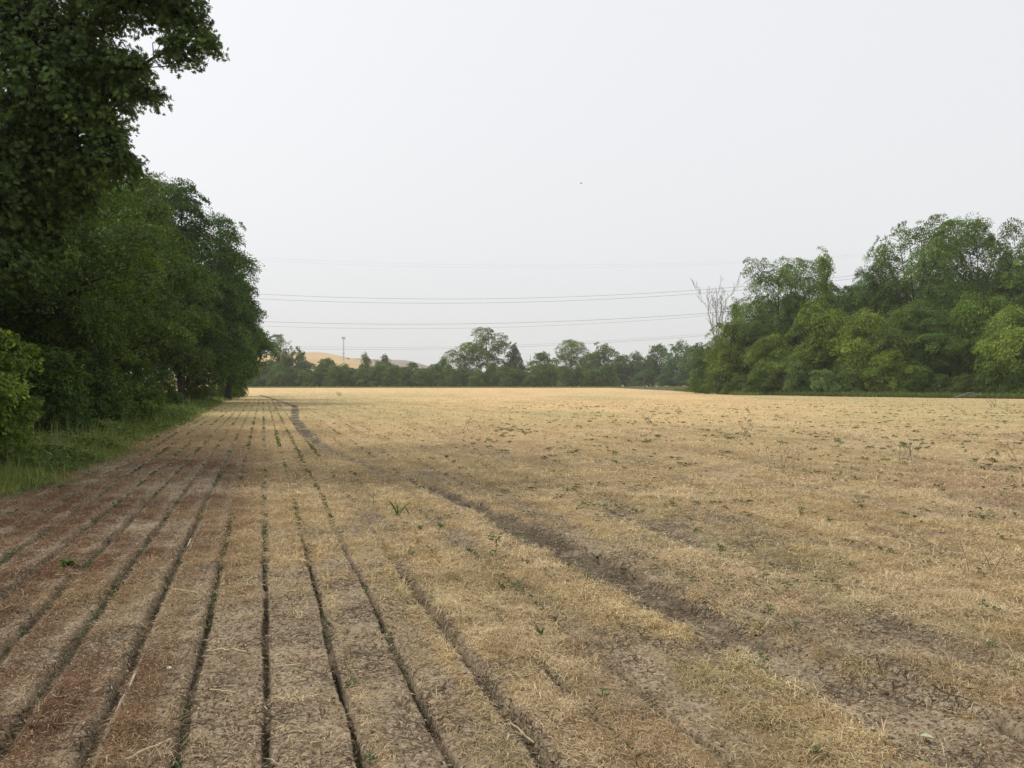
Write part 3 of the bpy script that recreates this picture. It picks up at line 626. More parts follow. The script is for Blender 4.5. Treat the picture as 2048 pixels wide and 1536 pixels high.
# --- wood on the right
GRW = 'trees of the wood on the right'; GRS = 'shrubs along the front of the right wood'
for px, top, hw, P_, Y, nm, lb, cl in [
 (1420, 686, 40, MR[0], 140, 'leafy_tree', 'hazy grey green tree behind the foot of the dead tree', (1.1, 1.15, 1.2)),
 (1462, 642, 44, MB[0], 114, 'leafy_tree', 'bushy tree directly right of the dead tree', (1.1, 1.15, .9)),
 (1472, 606, 17, MP, 122, 'young_tree', 'thin young tree poking up between the dead tree and the round tall one', (1.1, 1.1, .8)),
 (1508, 640, 42, MR[1], 112, 'leafy_tree', 'dark bushy tree at the left foot of the tall round crown', (.85, .95, .9)),
 (1562, 521, 72, MO[0], 118, 'tall_tree', 'tall round crowned tree with bare stems showing, at the left of the right wood', (1.0, 1.1, 1.0)),
 (1600, 600, 48, MR[0], 114, 'leafy_tree', 'tree filling below the tall round crown on its right', (.85, 1, .9)),
 (1648, 513, 32, MP, 122, 'poplar_tree', 'slim pale spire shaped tree right of the tall round crown', (1.5, 1.5, 1.2)),
 (1695, 570, 46, MR[1], 120, 'leafy_tree', 'round topped tree between the spire and the biggest crowns', (.95, 1.05, .95)),
 (1755, 520, 46, MR[0], 112, 'leafy_tree', 'tree leaning on the left flank of the biggest crown', (.95, 1.1, .95)),
 (1835, 437, 84, MO[1], 106, 'tall_tree', 'biggest tree of the right wood with broad ragged crown', (1.0, 1.15, 1.1)),
 (1955, 433, 70, MO[0], 108, 'tall_tree', 'tall tree with sky gaps right of the biggest crown', (1.0, 1.1, 1.0)),
 (1900, 560, 60, MR[1], 100, 'leafy_tree', 'tree standing in the gap below the two tallest crowns', (.9, 1, .85)),
 (2050, 474, 66, MR[0], 100, 'tall_tree', 'tall tree cut off by the right edge of the view', (1.2, 1.3, 1.2)),
 (1545, 672, 46, MB[1], 107, 'leafy_tree', 'light green bushy tree under the tall round crown', (1.1, 1.15, .85)),
 (1645, 612, 58, MB[0], 105, 'leafy_tree', 'light green tree with rounded top below the spire', (1.15, 1.2, .85)),
 (1735, 626, 66, MB[1], 99, 'leafy_tree', 'yellow green layered tree in the middle of the right wood', (1.3, 1.3, .9)),
 (1840, 600, 70, MR[1], 95, 'leafy_tree', 'green tree with drooping tiers below the biggest crown', (1.1, 1.2, .95)),
 (1960, 590, 62, MB[0], 94, 'leafy_tree', 'shaded tree below the crown with sky gaps', (.9, 1, .85)),
 (2030, 620, 62, MB[1], 86, 'leafy_tree', 'yellow green low limbed tree at the right edge', (1.25, 1.3, .95)),
 (2090, 560, 70, MR[1], 94, 'leafy_tree', 'green tree standing just past the right edge', (1, 1.1, 1)),
 (1780, 700, 44, MB[0], 94, 'leafy_tree', 'small bright tree before the drooping tiers', (1.2, 1.25, .8)),
 (1590, 705, 44, MB[1], 104, 'leafy_tree', 'small bushy tree behind the silver shrubs', (1.0, 1.1, .85))]:
    put(P_, nm, px, top, Y, hw * 1.1, lb, 'tree', GRW, cl)
for i in range(9):                                   # deeper rows that close the wood
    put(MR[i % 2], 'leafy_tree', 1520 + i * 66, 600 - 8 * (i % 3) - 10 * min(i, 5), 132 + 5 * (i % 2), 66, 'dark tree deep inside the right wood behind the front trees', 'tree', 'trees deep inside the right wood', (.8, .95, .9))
for i in range(12):
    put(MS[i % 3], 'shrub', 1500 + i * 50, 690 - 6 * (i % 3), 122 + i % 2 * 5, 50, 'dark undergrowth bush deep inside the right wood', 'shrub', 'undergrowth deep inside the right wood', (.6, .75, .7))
for i in range(26):
    put(FS[i % 3], 'hedge_bush', 500 + i * 28.5, 739 - 4 * (i * 7 % 4), 250 + i % 2 * 3, 24, 'low dark bush in the foot of the far hedge', 'bush', 'low bushes along the foot of the far hedge', (.95, 1.1, 1.0))
for i, (px, top, hw, Y, lb, cl) in enumerate([
 (1402, 757, 30, 122, 'low rounded shrub at the far left tip of the right wood', (1.0, 1.1, .9)), (1440, 738, 34, 112, 'green shrub at the foot of the dead tree', (1.1, 1.15, .9)),
 (1482, 748, 32, 107, 'low dark shrub between two taller ones near the dead tree', (.8, .85, .8)), (1520, 735, 34, 104, 'green shrub below the bushy tree, left of the brown twiggy one', (1, 1.1, .8)),
 (1556, 742, 30, 103, 'brownish twiggy shrub in the front of the right wood', (1.1, .8, .9)), (1598, 722, 38, 101, 'tall grey green shrub left of the silvery one', (1.4, 1.35, 1.9)),
 (1648, 738, 40, 98, 'silvery grey shrub in the middle of the wood front', (1.8, 1.75, 2.6)), (1700, 742, 34, 97, 'silvery shrub with whitish sprays right of the first silvery one', (1.7, 1.65, 2.0)),
 (1738, 748, 30, 96, 'green shrub below the yellow green layered tree', (1, 1.05, .7)), (1778, 735, 40, 94, 'rusty brown twiggy shrub under the small bright tree', (1.3, .95, .9)),
 (1826, 730, 40, 92, 'bright green shrub before the shaded hollow', (1.1, 1.2, .8)), (1876, 752, 36, 90, 'low dark shrub in the shaded hollow', (.7, .75, .7)),
 (1930, 748, 36, 88, 'low brown green shrub by the fallen branch', (1.0, .85, .8)), (1990, 722, 42, 86, 'green shrub right of the fallen branch', (1.0, 1.1, .8)), (2048, 735, 44, 84, 'green shrub cut by the right edge', (.9, 1.05, .8))]):
    put(MS[i % 3], 'shrub', px, top, Y, hw * 1.12, lb, 'shrub', GRS, cl)

# --- wood on the left
lf = dict(asp=.62, per=90)
def at(px, py, Y): return np.array([(px - 1024) / F * Y, Y, CH + (HOR - py) * Y / F])
def left_tree(seed, px, top, Y, Rm, style, base, nsp, sr, leaf, name, label, cl, tones=(G1, G2, G3), tr=.25, nl=16, **kw):
    X = (px - 1024) / F * Y; H = (HOR - top) * Y / F + CH; k = dict(lf); k.update(kw)
    if k.get('lobes'): rr = np.random.default_rng(seed); fl = k.pop('flat', .8); gr = k.pop('grow', 1.0); k['lobes'] = [(*(at(a, b, Y) - [X, Y, 0] + [0, rr.uniform(-1, 1) * c * 1.2, 0]), c * gr, c * 1.15 * gr, c * fl * gr) for a, b, c in k['lobes']]
    P = Proto(seed, H, Rm, base=base, style=style, tr=tr, nsp=nsp, sr=sr, leaf=leaf, nl=nl, tones=tones, **k)
    return P.place(name, X, Y, -.05, 1, 1, 0, cl, label, 'tree', 'trees of the wood on the left')
left_tree(301, 365, 362, 63, 5.5, 'cone', .8, 1250, .75, .16, grow=1.18, lobes=[(318, 402, 1.5), (372, 410, 1.5), (345, 450, 2), (410, 465, 1.6), (300, 480, 2.2), (380, 520, 2.2), (440, 530, 1.7), (320, 560, 2.4), (450, 590, 1.8), (390, 610, 2.4), (330, 650, 2.5), (455, 655, 1.8), (400, 700, 2.4), (450, 720, 1.6), (340, 730, 2.2)], name='dark_tree', label='tall dark pointed tree that peaks at the end of the left wood', cl=(.78, .92, .86))
left_tree(302, 455, 480, 76, 4.0, 'round', 1.6, 620, .8, .18, lobes=[(468, 532, 1.3), (462, 575, 1.6), (486, 620, 1.3), (470, 660, 1.8), (503, 680, 1.4), (480, 720, 1.6), (514, 700, 1.1), (440, 600, 2), (430, 690, 2.2), (455, 745, 1.3)], name='dark_tree', label='dark tree overhanging the field at the far end of the left wood', cl=(.78, .92, .86))
left_tree(303, 480, 660, 92, 2.2, 'round', 1.2, 260, .7, .2, lobes=[(495, 700, 1.4), (485, 735, 1.4), (470, 700, 1.6), (490, 755, .8), (450, 690, 1.6)], name='leafy_tree', label='lower tree ending the left wood beyond the dark overhanging one', cl=(.85, .95, .88))
left_tree(304, 270, 385, 50, 5.0, 'round', .8, 900, .62, .14, lobes=[(275, 378, 1.1), (238, 400, 1.5), (292, 418, 1.3), (250, 460, 1.8), (335, 488, 1.4), (240, 530, 2), (352, 556, 1.4), (280, 592, 1.9), (378, 640, 1.1), (230, 640, 2), (330, 672, 1.6), (270, 716, 2), (388, 715, 1.0)], name='leafy_tree', label='light green tree before the tall dark peak', cl=(1.08, 1.06, .84), flat=.5, inner=.8)
left_tree(305, 355, 520, 56, 4.0, 'round', .6, 420, .62, .15, lobes=[(350, 560, 1.6), (392, 590, 1.2), (360, 620, 1.8), (405, 652, 1.3), (340, 690, 2), (412, 700, 1.3), (380, 735, 1.6)], name='leafy_tree', label='fresh green tree low before the tall dark peak', cl=(.82, .96, .78), flat=.55, inner=.8)
left_tree(306, 140, 320, 35, 4.7, 'round', .9, 900, .50, .12, lobes=[(150, 350, 1.3), (90, 400, 1.6), (200, 412, 1.4), (262, 468, 1.0), (130, 480, 1.8), (222, 528, 1.3), (60, 520, 1.8), (285, 572, .8), (160, 590, 1.7), (252, 632, 1.1), (90, 640, 1.6), (305, 664, .7), (190, 690, 1.4)], name='maple_tree', label='layered maple in the middle of the left wood', cl=(1.02, 1.06, .78), flat=.45, inner=.8)
left_tree(307, 10, 250, 27, 4.6, 'round', 1.0, 800, .66, .11, 'maple_tree', 'shaded maple behind the near oak', (.65, .75, .6), tones=(G1, G2), nl=18)
left_tree(308, 165, 645, 28.5, 2.2, 'shrub', .3, 330, .5, .11, 'young_maple', 'young maple with big leaves at the foot of the layered maple', (.72, .82, .62), tones=(G1, G2, GY), tr=.08, nl=12)
left_tree(309, 60, 700, 21.5, 1.7, 'shrub', .3, 260, .4, .10, 'young_maple', 'dark young maple beside the bright sapling', (.6, .7, .55), tones=(G1, G2), tr=.06, nl=10)
left_tree(310, -50, 640, 13.6, .95, 'round', .3, 260, .24, .075, 'bright_sapling', 'bright yellow green sapling at the left edge of the view', (1.05, 1.12, .85), tones=(G2, GY), tr=.04, nl=10)
GLB = 'trees deep inside the left wood'
for i, (Y, vv, s) in enumerate([(16, -12, .85), (24, -12.5, 1.0), (33, -12, .95), (43, -13, 1.05), (55, -13, 1.0), (68, -12, .95), (82, -11, .8), (28, -18, 1.1), (48, -19, 1.1), (10, -11.5, .6), (2, -10, .75), (-8, -9.5, .9)]):  # last entries: unseen trees beside and behind the camera, added to shade the foreground
    x, y = xy(Y, vv); P = MR[i % 2]
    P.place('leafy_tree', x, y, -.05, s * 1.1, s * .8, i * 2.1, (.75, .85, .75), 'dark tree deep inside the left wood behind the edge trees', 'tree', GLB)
for i, (px, top, Y, hw, lb, cl) in enumerate([
 (270, 715, 37, 62, 'dark shrub under the light green tree of the left wood', (.7, .8, .7)), (330, 738, 47, 46, 'rounded shrub under the fresh green tree of the left wood', (.9, 1, .8)),
 (400, 742, 60, 42, 'grey green shrub at the foot of the tall dark peak', (1.0, 1.05, .95)), (440, 757, 80, 32, 'low shrub on the verge under the overhanging dark tree', (1.1, 1.15, .85)),
 (462, 738, 84, 26, 'shrub on the field corner under the far overhanging tree', (.9, 1.0, .85)), (482, 752, 96, 18, 'last small shrub at the far tip of the left wood', (.9, 1.0, .9)),
 (205, 760, 30, 55, 'low dark shrub at the foot of the young big leaved maple', (.8, .9, .7)), (-10, 810, 15.5, 80, 'low weedy bush below the bright sapling', (1.0, 1.1, .75)), (100, 800, 21, 62, 'low green bush between bright sapling and dark hollow', (1.0, 1.15, .75))]):
    put(MS[i % 3], 'shrub', px, top, Y, hw, lb, 'shrub', 'shrubs at the foot of the left wood', cl)

# --- near oak that hangs into the picture at the upper left
def near_oak():
    rng = np.random.default_rng(401); bx, by = (-75 - 1024) / F * 18.5, 18.5
    def at(px, py, Y): return np.array([(px - 1024) / F * Y, Y, CH + (HOR - py) * Y / F])
    e = empty('oak_tree', (bx, by, -.05)); tag(e, 'big near oak whose lobed leaves hang in at the upper left', 'tree'); o0 = np.array([bx, by, -.05])
    tP = np.array([(0, 0, -.1), (.05, 0, .8), (.1, -.05, 3), (0, .1, 6), (-.15, 0, 9.5), (.1, .1, 13), (0, 0, 17)]); tR = [.42, .32, .29, .26, .2, .13, .05]
    tv, tf = pathtube(tP, tR, 12); trunk = build('trunk', tv, tf, M_BARK, e, smooth=True)
    lobes = [(at(a[0] - (14 if a[1] > 120 and a[0] > 180 else 0), a[1], a[2]), r) for a, r in [
        ((40, 110, 15), 1.15), ((140, 75, 15), .85), ((215, 10, 14.5), .55), ((300, 5, 14.5), .55), ((368, 28, 14.3), .46), ((418, 86, 14.2), .26), ((362, 100, 14.2), .38), ((270, 140, 14.5), .42),
        ((200, 125, 14.6), .62), ((130, 190, 15), .95), ((40, 240, 15.5), 1.1), ((230, 190, 14.8), .52), ((285, 180, 14.4), .28), ((330, 198, 14.3), .14), ((195, 245, 15), .6), ((225, 280, 15), .38), ((262, 312, 14.8), .14),
        ((95, 310, 15.5), 1.0), ((20, 400, 15.5), 1.0), ((165, 335, 15.5), .6), ((80, 440, 16), .7), ((170, 410, 16), .4), ((10, 530, 15), .6), ((120, 510, 16), .35), ((40, -50, 15), 1.0), ((170, -90, 14.5), .9), ((300, -90, 14), .8), ((360, -60, 14), .5), ((225, 340, 15), .5), ((278, 336, 14.8), .22)]]
    lb = [(p[0], p[1], p[2], r, r * 1.3, r * .72) for p, r in lobes]
    lb += [(bx - 2.2 + 2.2 * math.cos(a), by + 1 + 2.5 * math.sin(a), z, 2.0, 2.2, 1.4) for a, z in [(0, 9), (2, 10), (4, 11), (1, 13), (3, 14), (5, 12), (0, 16)]]
    lb = np.array(lb); near = lb[:30]
    V, Fc, c, C, li = crown_arrays(rng, near, 4700, .16, 10, .112, asp=.74, whorl=.6, shape='oak', wexp=1.5, under=.9, tones=((.078, .13, .038), (.10, .16, .044)), inner=.25, jit=.4, drop=.15)
    V2, F2, c2, C2, _ = crown_arrays(rng, lb[30:], 200, .6, 36, .2, asp=.6, under=.8, tones=((.045, .078, .026),), inner=.2)
    o = build('crown', np.concatenate([V, V2]) - o0, [Fc, F2 + len(V)], M_LEAF, e, col=np.concatenate([c, c2]))
    chains = [[24, 0, 1, 2, 3, 4, 5], [1, 8, 7, 6], [9, 11, 12, 13], [10, 14, 15, 16, 28, 29], [17, 19, 21], [18, 20, 23], [22], [25, 26, 27]]
    starts = [7.5, 6.5, 5.6, 5.0, 4.3, 3.6, 3.0, 8.5]; tipP = {}
    for ch, z0 in zip(chains, starts):
        pts = [np.array([.0, 0, z0]) + o0] + [near[k][:3] for k in ch]; P = [pts[0]]; 
        for a, b in zip(pts[:-1], pts[1:]):
            n = 4 if len(P) > 1 else 8
            for t in np.linspace(0, 1, n + 1)[1:]: P.append(a + (b - a) * t + rng.normal(0, .05, 3) * (t < 1))
        P = np.array(P); rad = .085 * (1 - np.linspace(0, 1, len(P))) ** .9 + .009
        parts = [pathtube(P - o0, rad, 7)]; A0, A1 = [], []
        for k in ch:
            for s in np.where(li == k)[0]:
                j = np.argmin(np.linalg.norm(P - C[s], axis=1)); A0.append(P[max(j - 1, 0)] - o0); A1.append(C[s] - o0)
        A0, A1 = np.array(A0), np.array(A1); M = (A0 + A1) / 2 + rng.normal(0, .05, A0.shape)
        parts += [tubes(A0, M, .011, .007, 4), tubes(M, A1, .007, .003, 4)]
        v_, f_ = cat_parts(parts); build('limb', v_, f_, M_BARK, trunk, smooth=True)
near_oak()

# --- dead tree at the tip of the right wood
def dead_tree():
    rng = np.random.default_rng(77); Y = 118; X = (1433 - 1024) / F * Y; e = empty('dead_tree', (X, Y, -.05))
    tag(e, 'bare dead tree with forked leafless stems at the tip of the right wood', 'tree')
    def run(seg, p, d, Ln, r, depth):
        n = 4
        for i in range(n):
            d = unit(d + rng.normal(0, .035, 3) * (1 + .5 * depth) + np.array([0, 0, .04])); q = p + d * Ln / n; r2 = r * (1 - .13); seg.append((p, q, r, r2)); p, r = q, r2
            if depth < 5 and Ln > .25 and rng.random() < (.8 if depth > 1 else .95): 
                s = unit(d * .9 + rng.normal(0, .27, 3) + np.array([0, 0, .15])); run(seg, p, s, Ln * rng.uniform(.35, .6), r * .5, depth + 1)
    def mesh(nm, segs, ns=6):
        a = np.array([s[0] for s in segs]); b = np.array([s[1] for s in segs]); r0 = np.array([max(s[2], .013) for s in segs]); r1 = np.array([max(s[3], .013) for s in segs])
        v, f = tubes(a, b, r0, r1, ns); return build(nm, v, f, M_DEADBARK, e)
    t = [(np.array([0, 0, -.1]), np.array([-.05, 0, 3]), .2, .18), (np.array([-.05, 0, 3]), np.array([.05, 0, 6.6]), .18, .15)]; tk = mesh('trunk', t, 9)
    for dx, L1, s in ((-.10, 4.9, 1), (-.02, 5.4, 1), (.07, 5.2, 1), (.17, 4.4, .8)):
        seg = []; run(seg, np.array([.05, 0, 6.4]), unit(np.array([dx, rng.normal(0, .1), 1])), L1 * 1.25, .07 * s, 1); st = mesh('stem', seg); st.parent = tk
    lb = np.array([(1.9, 0, 11.8, .9, .7, 1.3), (1.5, 0, 9.8, .5, .5, .8), (.1, 0, 6.0, .55, .5, .9), (0, 0, 4.5, .8, .7, 1.3)])
    V, Fc, c, _, _ = crown_arrays(rng, lb, 60, .35, 16, .17, tones=(G1, G3), inner=.1, under=.9); build('leaf_cluster', V, [Fc], M_LEAF, e, col=c)
dead_tree()
def fallen_branch():
    rng = np.random.default_rng(78); Y = 82; X = (1935 - 1024) / F * Y; segs = []
    for a in range(5):
        p = np.array([rng.uniform(-1.2, .5), rng.uniform(-.3, .3), .25]); d = np.array([rng.uniform(.6, 1), rng.normal(0, .1), rng.uniform(-.05, .4)])
        P, r = limb(rng, p, p + d * rng.uniform(1, 2.2), .06, .02, 4); segs.append(pathtube(P, r, 6))
    P, r = limb(rng, (-2.2, 0, .1), (1.8, .2, .75), .11, .05, 7); segs.append(pathtube(P, r, 7)); v, f = cat_parts(segs)
    o = build('fallen_branch', v * .7, f, M_DEADBARK); o.location = (X, Y - .3, 0); tag(o, 'pale fallen branch lying at the front of the right wood', 'branch')
fallen_branch()

# ------------------------------------------------------------------ hills, mast, pole, wires, bird
def hill(name, Y0, outline, depth, mat, label):
    px = np.array([p[0] for p in outline], float); X0 = (px - 1024) / F * Y0; Z0 = CH + (HOR - np.array([p[1] for p in outline], float)) * Y0 / F
    xs = np.linspace(X0[0], X0[-1], 120); ys = np.linspace(-1, 1, 40); XX, TT = np.meshgrid(xs, ys, indexing='ij')
    ridge = np.interp(XX, X0, Z0); k = np.ones(7) / 7; r1 = np.convolve(np.pad(ridge[:, 0], 3, 'edge'), k, 'valid'); ridge = r1[:, None] * np.ones_like(TT)
    Z = ridge * np.cos(TT * math.pi / 2) ** .8 + (fbm(XX * .05, TT * 3, 7) - .5) * 1.2 * np.cos(TT * math.pi / 2) - .3
    V = np.stack([XX, Y0 + TT * depth, Z], 2).reshape(-1, 3); i = (np.arange(119)[:, None] * 40 + np.arange(39)[None]).ravel()
    o = build(name, V, [np.stack([i, i + 40, i + 41, i + 1], 1)], mat, smooth=True); return tag(o, label, kind='structure')
hill('hill', 690, [(380, 765), (430, 742), (500, 718), (560, 707), (610, 704), (645, 704), (668, 708), (695, 714), (712, 718), (735, 724), (760, 735), (800, 765)], 150, M_HILLO, 'ochre grassed hill beyond the hedge')
hill('hill', 860, [(540, 765), (600, 735), (660, 717), (720, 716), (760, 719), (815, 720), (832, 724), (850, 730), (870, 735), (910, 750), (960, 765)], 150, M_HILLB, 'brown hill ridge running right behind the ochre one')
def mast():
    Y = 640; s = Y / F; X = (687 - 1024) * s; zt = CH + (HOR - 673) * s; z0 = CH + (HOR - 716) * s - 6
    e = empty('radio_mast', (X, Y, z0)); tag(e, 'thin lattice radio mast with antennas on the ochre hill', 'mast'); Hh = zt - z0
    A, B = [], []
    for a in range(3):
        q = np.array([math.cos(a * 2.094), math.sin(a * 2.094), 0]) * .45; q2 = np.array([math.cos((a + 1) * 2.094), math.sin((a + 1) * 2.094), 0]) * .45
        A.append(q); B.append(q + [0, 0, Hh])
        for i in range(int(Hh / 1.2)): A.append(q + [0, 0, i * 1.2]); B.append(q2 + [0, 0, (i + 1) * 1.2])
    v, f = tubes(A, B, .07, .07, 4); build('lattice_frame', v, f, M_METAL, e)
    for z, n, rr, hh in ((Hh - 1.2, 6, 1.25, 1.8), (Hh * .42, 3, .9, 1.0)):
        v, f = tubes([[math.cos(t) * rr, math.sin(t) * rr, z] for t in np.arange(12) * .5236], [[math.cos(t) * rr, math.sin(t) * rr, z] for t in (np.arange(12) + 1) * .5236], .06, .06, 4); pr = build('platform_ring', v, f, M_METAL, e)
        for i in range(n):
            t = i * 6.283 / n; v, f = tubes([[math.cos(t) * rr, math.sin(t) * rr, z - hh / 2]], [[math.cos(t) * rr, math.sin(t) * rr, z + hh / 2]], .16, .16, 4); build('antenna', v, f, M_METAL, pr)
mast()
hp = FS[0].place('hill_tree', (696.5 - 1024) / F * 660, 660, CH + (HOR - 719.5) * 660 / F, .22, .2, 0, (.6, .6, .9), 'lone small dark tree on the hill beside the mast', 'tree', None)
o = build('pole', *tubes([[0, 0, -1]], [[0, 0, CH + (HOR - 709) * 400 / F]], .16, .10, 8), M_METAL); o.location = ((1061 - 1024) / F * 400, 400, 0); tag(o, 'thin grey pole rising behind the hedge right of the dark tree', 'pole')
wires = [([(513, 588), (699, 595), (950, 597.6), (1164, 593), (1382, 581), (1508, 571)], .055, 'upper wire of the clearest pair above the hedge'),
 ([(513, 597.6), (699, 604), (950, 606), (1164, 601), (1382, 588), (1508, 578)], .055, 'lower wire of the clearest pair above the hedge'),
 ([(535, 643.5), (835, 648.5), (1027, 645.7), (1382, 628.8)], .06, 'upper wire of the middle pair just above the elm top'),
 ([(535, 653), (699, 655.5), (917, 656.6), (1136, 650.6), (1382, 633.7)], .04, 'lower wire of the middle pair just above the elm top'),
 ([(611, 697.6), (917, 697), (1164, 688), (1404, 671.5)], .045, 'lower wire of the lowest pair passing behind the elm crown'),
 ([(611, 693), (917, 693.5), (1164, 684), (1404, 668)], .03, 'upper wire of the lowest pair passing behind the elm crown'),
 ([(493, 514), (972, 530), (1300, 528), (1568, 518)], .014, 'upper of the two faintest wires high above the others'),
 ([(513, 521), (863, 533.6), (1300, 533), (1465, 526.5)], .014, 'lower of the two faintest wires high above the others')]
for pts, r, lb in wires:
    Y = 330; p = np.array(pts); c = np.polyfit(p[:, 0], p[:, 1], 2); px = np.linspace(60, 2000, 60); py = np.polyval(c, px)
    P = np.stack([(px - 1024) / F * Y, np.full(60, float(Y)), CH + (HOR - py) * Y / F], 1)
    o = build('power_line', *pathtube(P, np.full(60, r), 6), M_WIRE, smooth=True); tag(o, lb, 'power line', 'overhead power lines')
def bird():
    Y = 120.; c = np.array([(1162 - 1024) / F * Y, Y, CH + (HOR - 367) * Y / F]); e = empty('bird', c); tag(e, 'tiny flying bird, a speck high in the sky', 'bird')
    v, f = pathtube([(-.2, 0, 0), (-.12, 0, .01), (0, 0, .02), (.12, 0, .02), (.2, 0, .02)], [.008, .035, .05, .035, .01], 8); build('body', v, f, M_BIRD, e, smooth=True)
    for s in (-1, 1):
        V = np.array([(-.06, 0, .03), (.07, 0, .03), (.05, s * .22, .1), (-.02, s * .24, .1), (-.06, s * .45, .03)] + [(-.06, 0, .02), (.07, 0, .02), (.05, s * .22, .092), (-.02, s * .24, .092), (-.06, s * .45, .025)], float)
        build('wing', V, [np.array([(0, 1, 2, 3), (5, 8, 7, 6)]), np.array([(2, 4, 3), (7, 8, 9)])], M_BIRD, e)
    e.rotation_euler = (0, 0, .3)
bird()

# ------------------------------------------------------------------ single things in the field
def hz(x, y): return float(height(np.array([x]), np.array([y]))[0])
def stick(a, b, r, label, lift=.008):
    A = np.array([*G(*a), 0]); B = np.array([*G(*b), 0]); A[2] = hz(A[0], A[1]) + r + lift; B[2] = hz(B[0], B[1]) + r + lift
    rng = np.random.default_rng(int(a[0] * 7 + a[1])); n = 7; P = A + (B - A) * np.linspace(0, 1, n)[:, None]; P[1:-1] += rng.normal(0, r * .5, (n - 2, 3)); rad = np.full(n, r) * rng.uniform(.8, 1.2, n); rad[3] *= 1.25; c = P.mean(0)
    parts = [pathtube(P - c, rad, 8)]
    for q in (0, -1):
        m = (P[q] - c)[None]; ringi = parts[0][0][:8] if q == 0 else parts[0][0][-8:]; parts.append((np.concatenate([ringi, m]), [np.array([(i, (i + 1) % 8, 8) for i in range(8)])]))
    v, f = cat_parts(parts); o = build('dry_stalk', v, f, M_STALK, smooth=True); o.location = c; return tag(o, label, 'stalk', 'dry stalk pieces on the ground')
for a, b, r, lb in [((248, 1532), (340, 1490), .006, 'longest pale stalk piece at the bottom left beside the wide row'), ((415, 1299), (458, 1302), .006, 'thick pale stalk lying crosswise left of the straight row'),
 ((460, 1300), (492, 1306), .004, 'thin stalk touching the end of the thick crosswise one'), ((345, 1184), (388, 1186), .005, 'brown stalk lying level above the thick crosswise one'), ((374, 1092), (382, 1078), .006, 'short upright leaning white stalk near the dark clod'),
 ((258, 1375), (270, 1352), .005, 'short stalk standing slanted right of the lower left rows'), ((230, 1412), (249, 1385), .004, 'slanted thin stalk above the longest piece'), ((110, 1160), (160, 1159), .005, 'level stalk below the green patch at the far left'),
 ((420, 1384), (470, 1386), .004, 'thin stalk lying level between the rows at lower left'), ((0, 1232), (24, 1220), .005, 'pale stalk cut by the left edge of the view'), ((545, 1338), (600, 1336), .004, 'faint stalk lying level right of the straight row'),
 ((1574, 1379), (1610, 1391), .006, 'pale stalk piece on the bare clay at lower right'), ((300, 1168), (318, 1166), .004, 'small stalk splinter left of the second row'), ((1020, 1458), (1068, 1474), .005, 'stalk in the furrow at the bottom centre')]:
    stick(a, b, r, lb)
def stone():
    rng = np.random.default_rng(3); x, y = G(338, 1337); n = 60; i = np.arange(n); ph = np.arccos(1 - 2 * (i + .5) / n); th = i * 2.39996
    import bmesh
    bm = bmesh.new(); bmesh.ops.create_icosphere(bm, subdivisions=3, radius=.016)
    for v in bm.verts: v.co = v.co * (1 + .25 * float(vnoise(v.co.x * 90 + 9, v.co.y * 90 + v.co.z * 70, 4)) - .1); v.co.z *= .65
    me = bpy.data.meshes.new('stone'); bm.to_mesh(me); bm.free(); me.materials.append(M_STONE); o = bpy.data.objects.new('stone', me); COL.objects.link(o); o.location = (x, y, hz(x, y) + .008)
    tag(o, 'small whitish stone between the rows at lower left', 'stone')
    x, y = G(1840, 1462); V, Fc, k = leaves(np.array([[0, 0, .0]]), np.array([[1., -.35, .08]]), np.array([[.1, -.2, 1.]]), .06, .034, 'oval')
    V = np.concatenate([V, V - [0, 0, .0015]]); o = build('fallen_leaf', V, [Fc, Fc[:, ::-1] + 8], M_PALELEAF); o.location = (x, y, hz(x, y) + .022); tag(o, 'single pale green leaf on the bare clay at lower right', 'leaf')
stone()
def weed_mesh(seed, H, n, ln, wd, kind):
    rng = np.random.default_rng(seed)
    if kind == 'grass':
        az = rng.uniform(0, 6.28, n); el = rng.uniform(.8, 1.45, n); D = np.stack([np.cos(az) * np.cos(el), np.sin(az) * np.cos(el), np.sin(el)], 1); P0 = rng.normal(0, .006, (n, 3)); P0[:, 2] = 0
        L_ = ln * rng.uniform(.6, 1.15, n); parts = []
        S = unit(np.cross(D, rng.normal(0, 1, (n, 3))))
        ts = np.array([0, .3, .65, 1]); ws = np.array([.5, 1, .75, .04])
        P = P0[:, None] + D[:, None] * (ts[None, :, None] * L_[:, None, None]); P[:, :, 2] -= (ts ** 2.5)[None] * L_[:, None] * .22; P[:, :, :2] += D[:, None, :2] * ((ts ** 2)[None] * L_[:, None] * .3)[..., None]
        V = np.concatenate([P + S[:, None] * (ws * wd / 2)[None, :, None], P - S[:, None] * (ws * wd / 2)[None, :, None]], 1).reshape(-1, 3)
        b = (np.arange(n) * 8)[:, None, None]; q = np.array([(i, i + 1, i + 5, i + 4) for i in range(3)])[None]; return V, [(b + q).reshape(-1, 4)]
    n2 = n; z = rng.uniform(.2, 1, n2) * H; az = rng.uniform(0, 6.28, n2); D = np.stack([np.cos(az), np.sin(az), rng.uniform(.1, .8, n2)], 1); P = np.stack([D[:, 0] * .012, D[:, 1] * .012, z], 1)
    V, Fc, k = leaves(P, D, unit(np.stack([rng.normal(0, .25, n2), rng.normal(0, .25, n2), np.ones(n2)], 1)), ln * rng.uniform(.7, 1.2, n2), wd, 'oval' if kind == 'broad' else 'kite')
    return cat_parts([(V, [Fc]), tubes([[0, 0, -.01]], [[0, 0, H]], .004, .002, 5)])
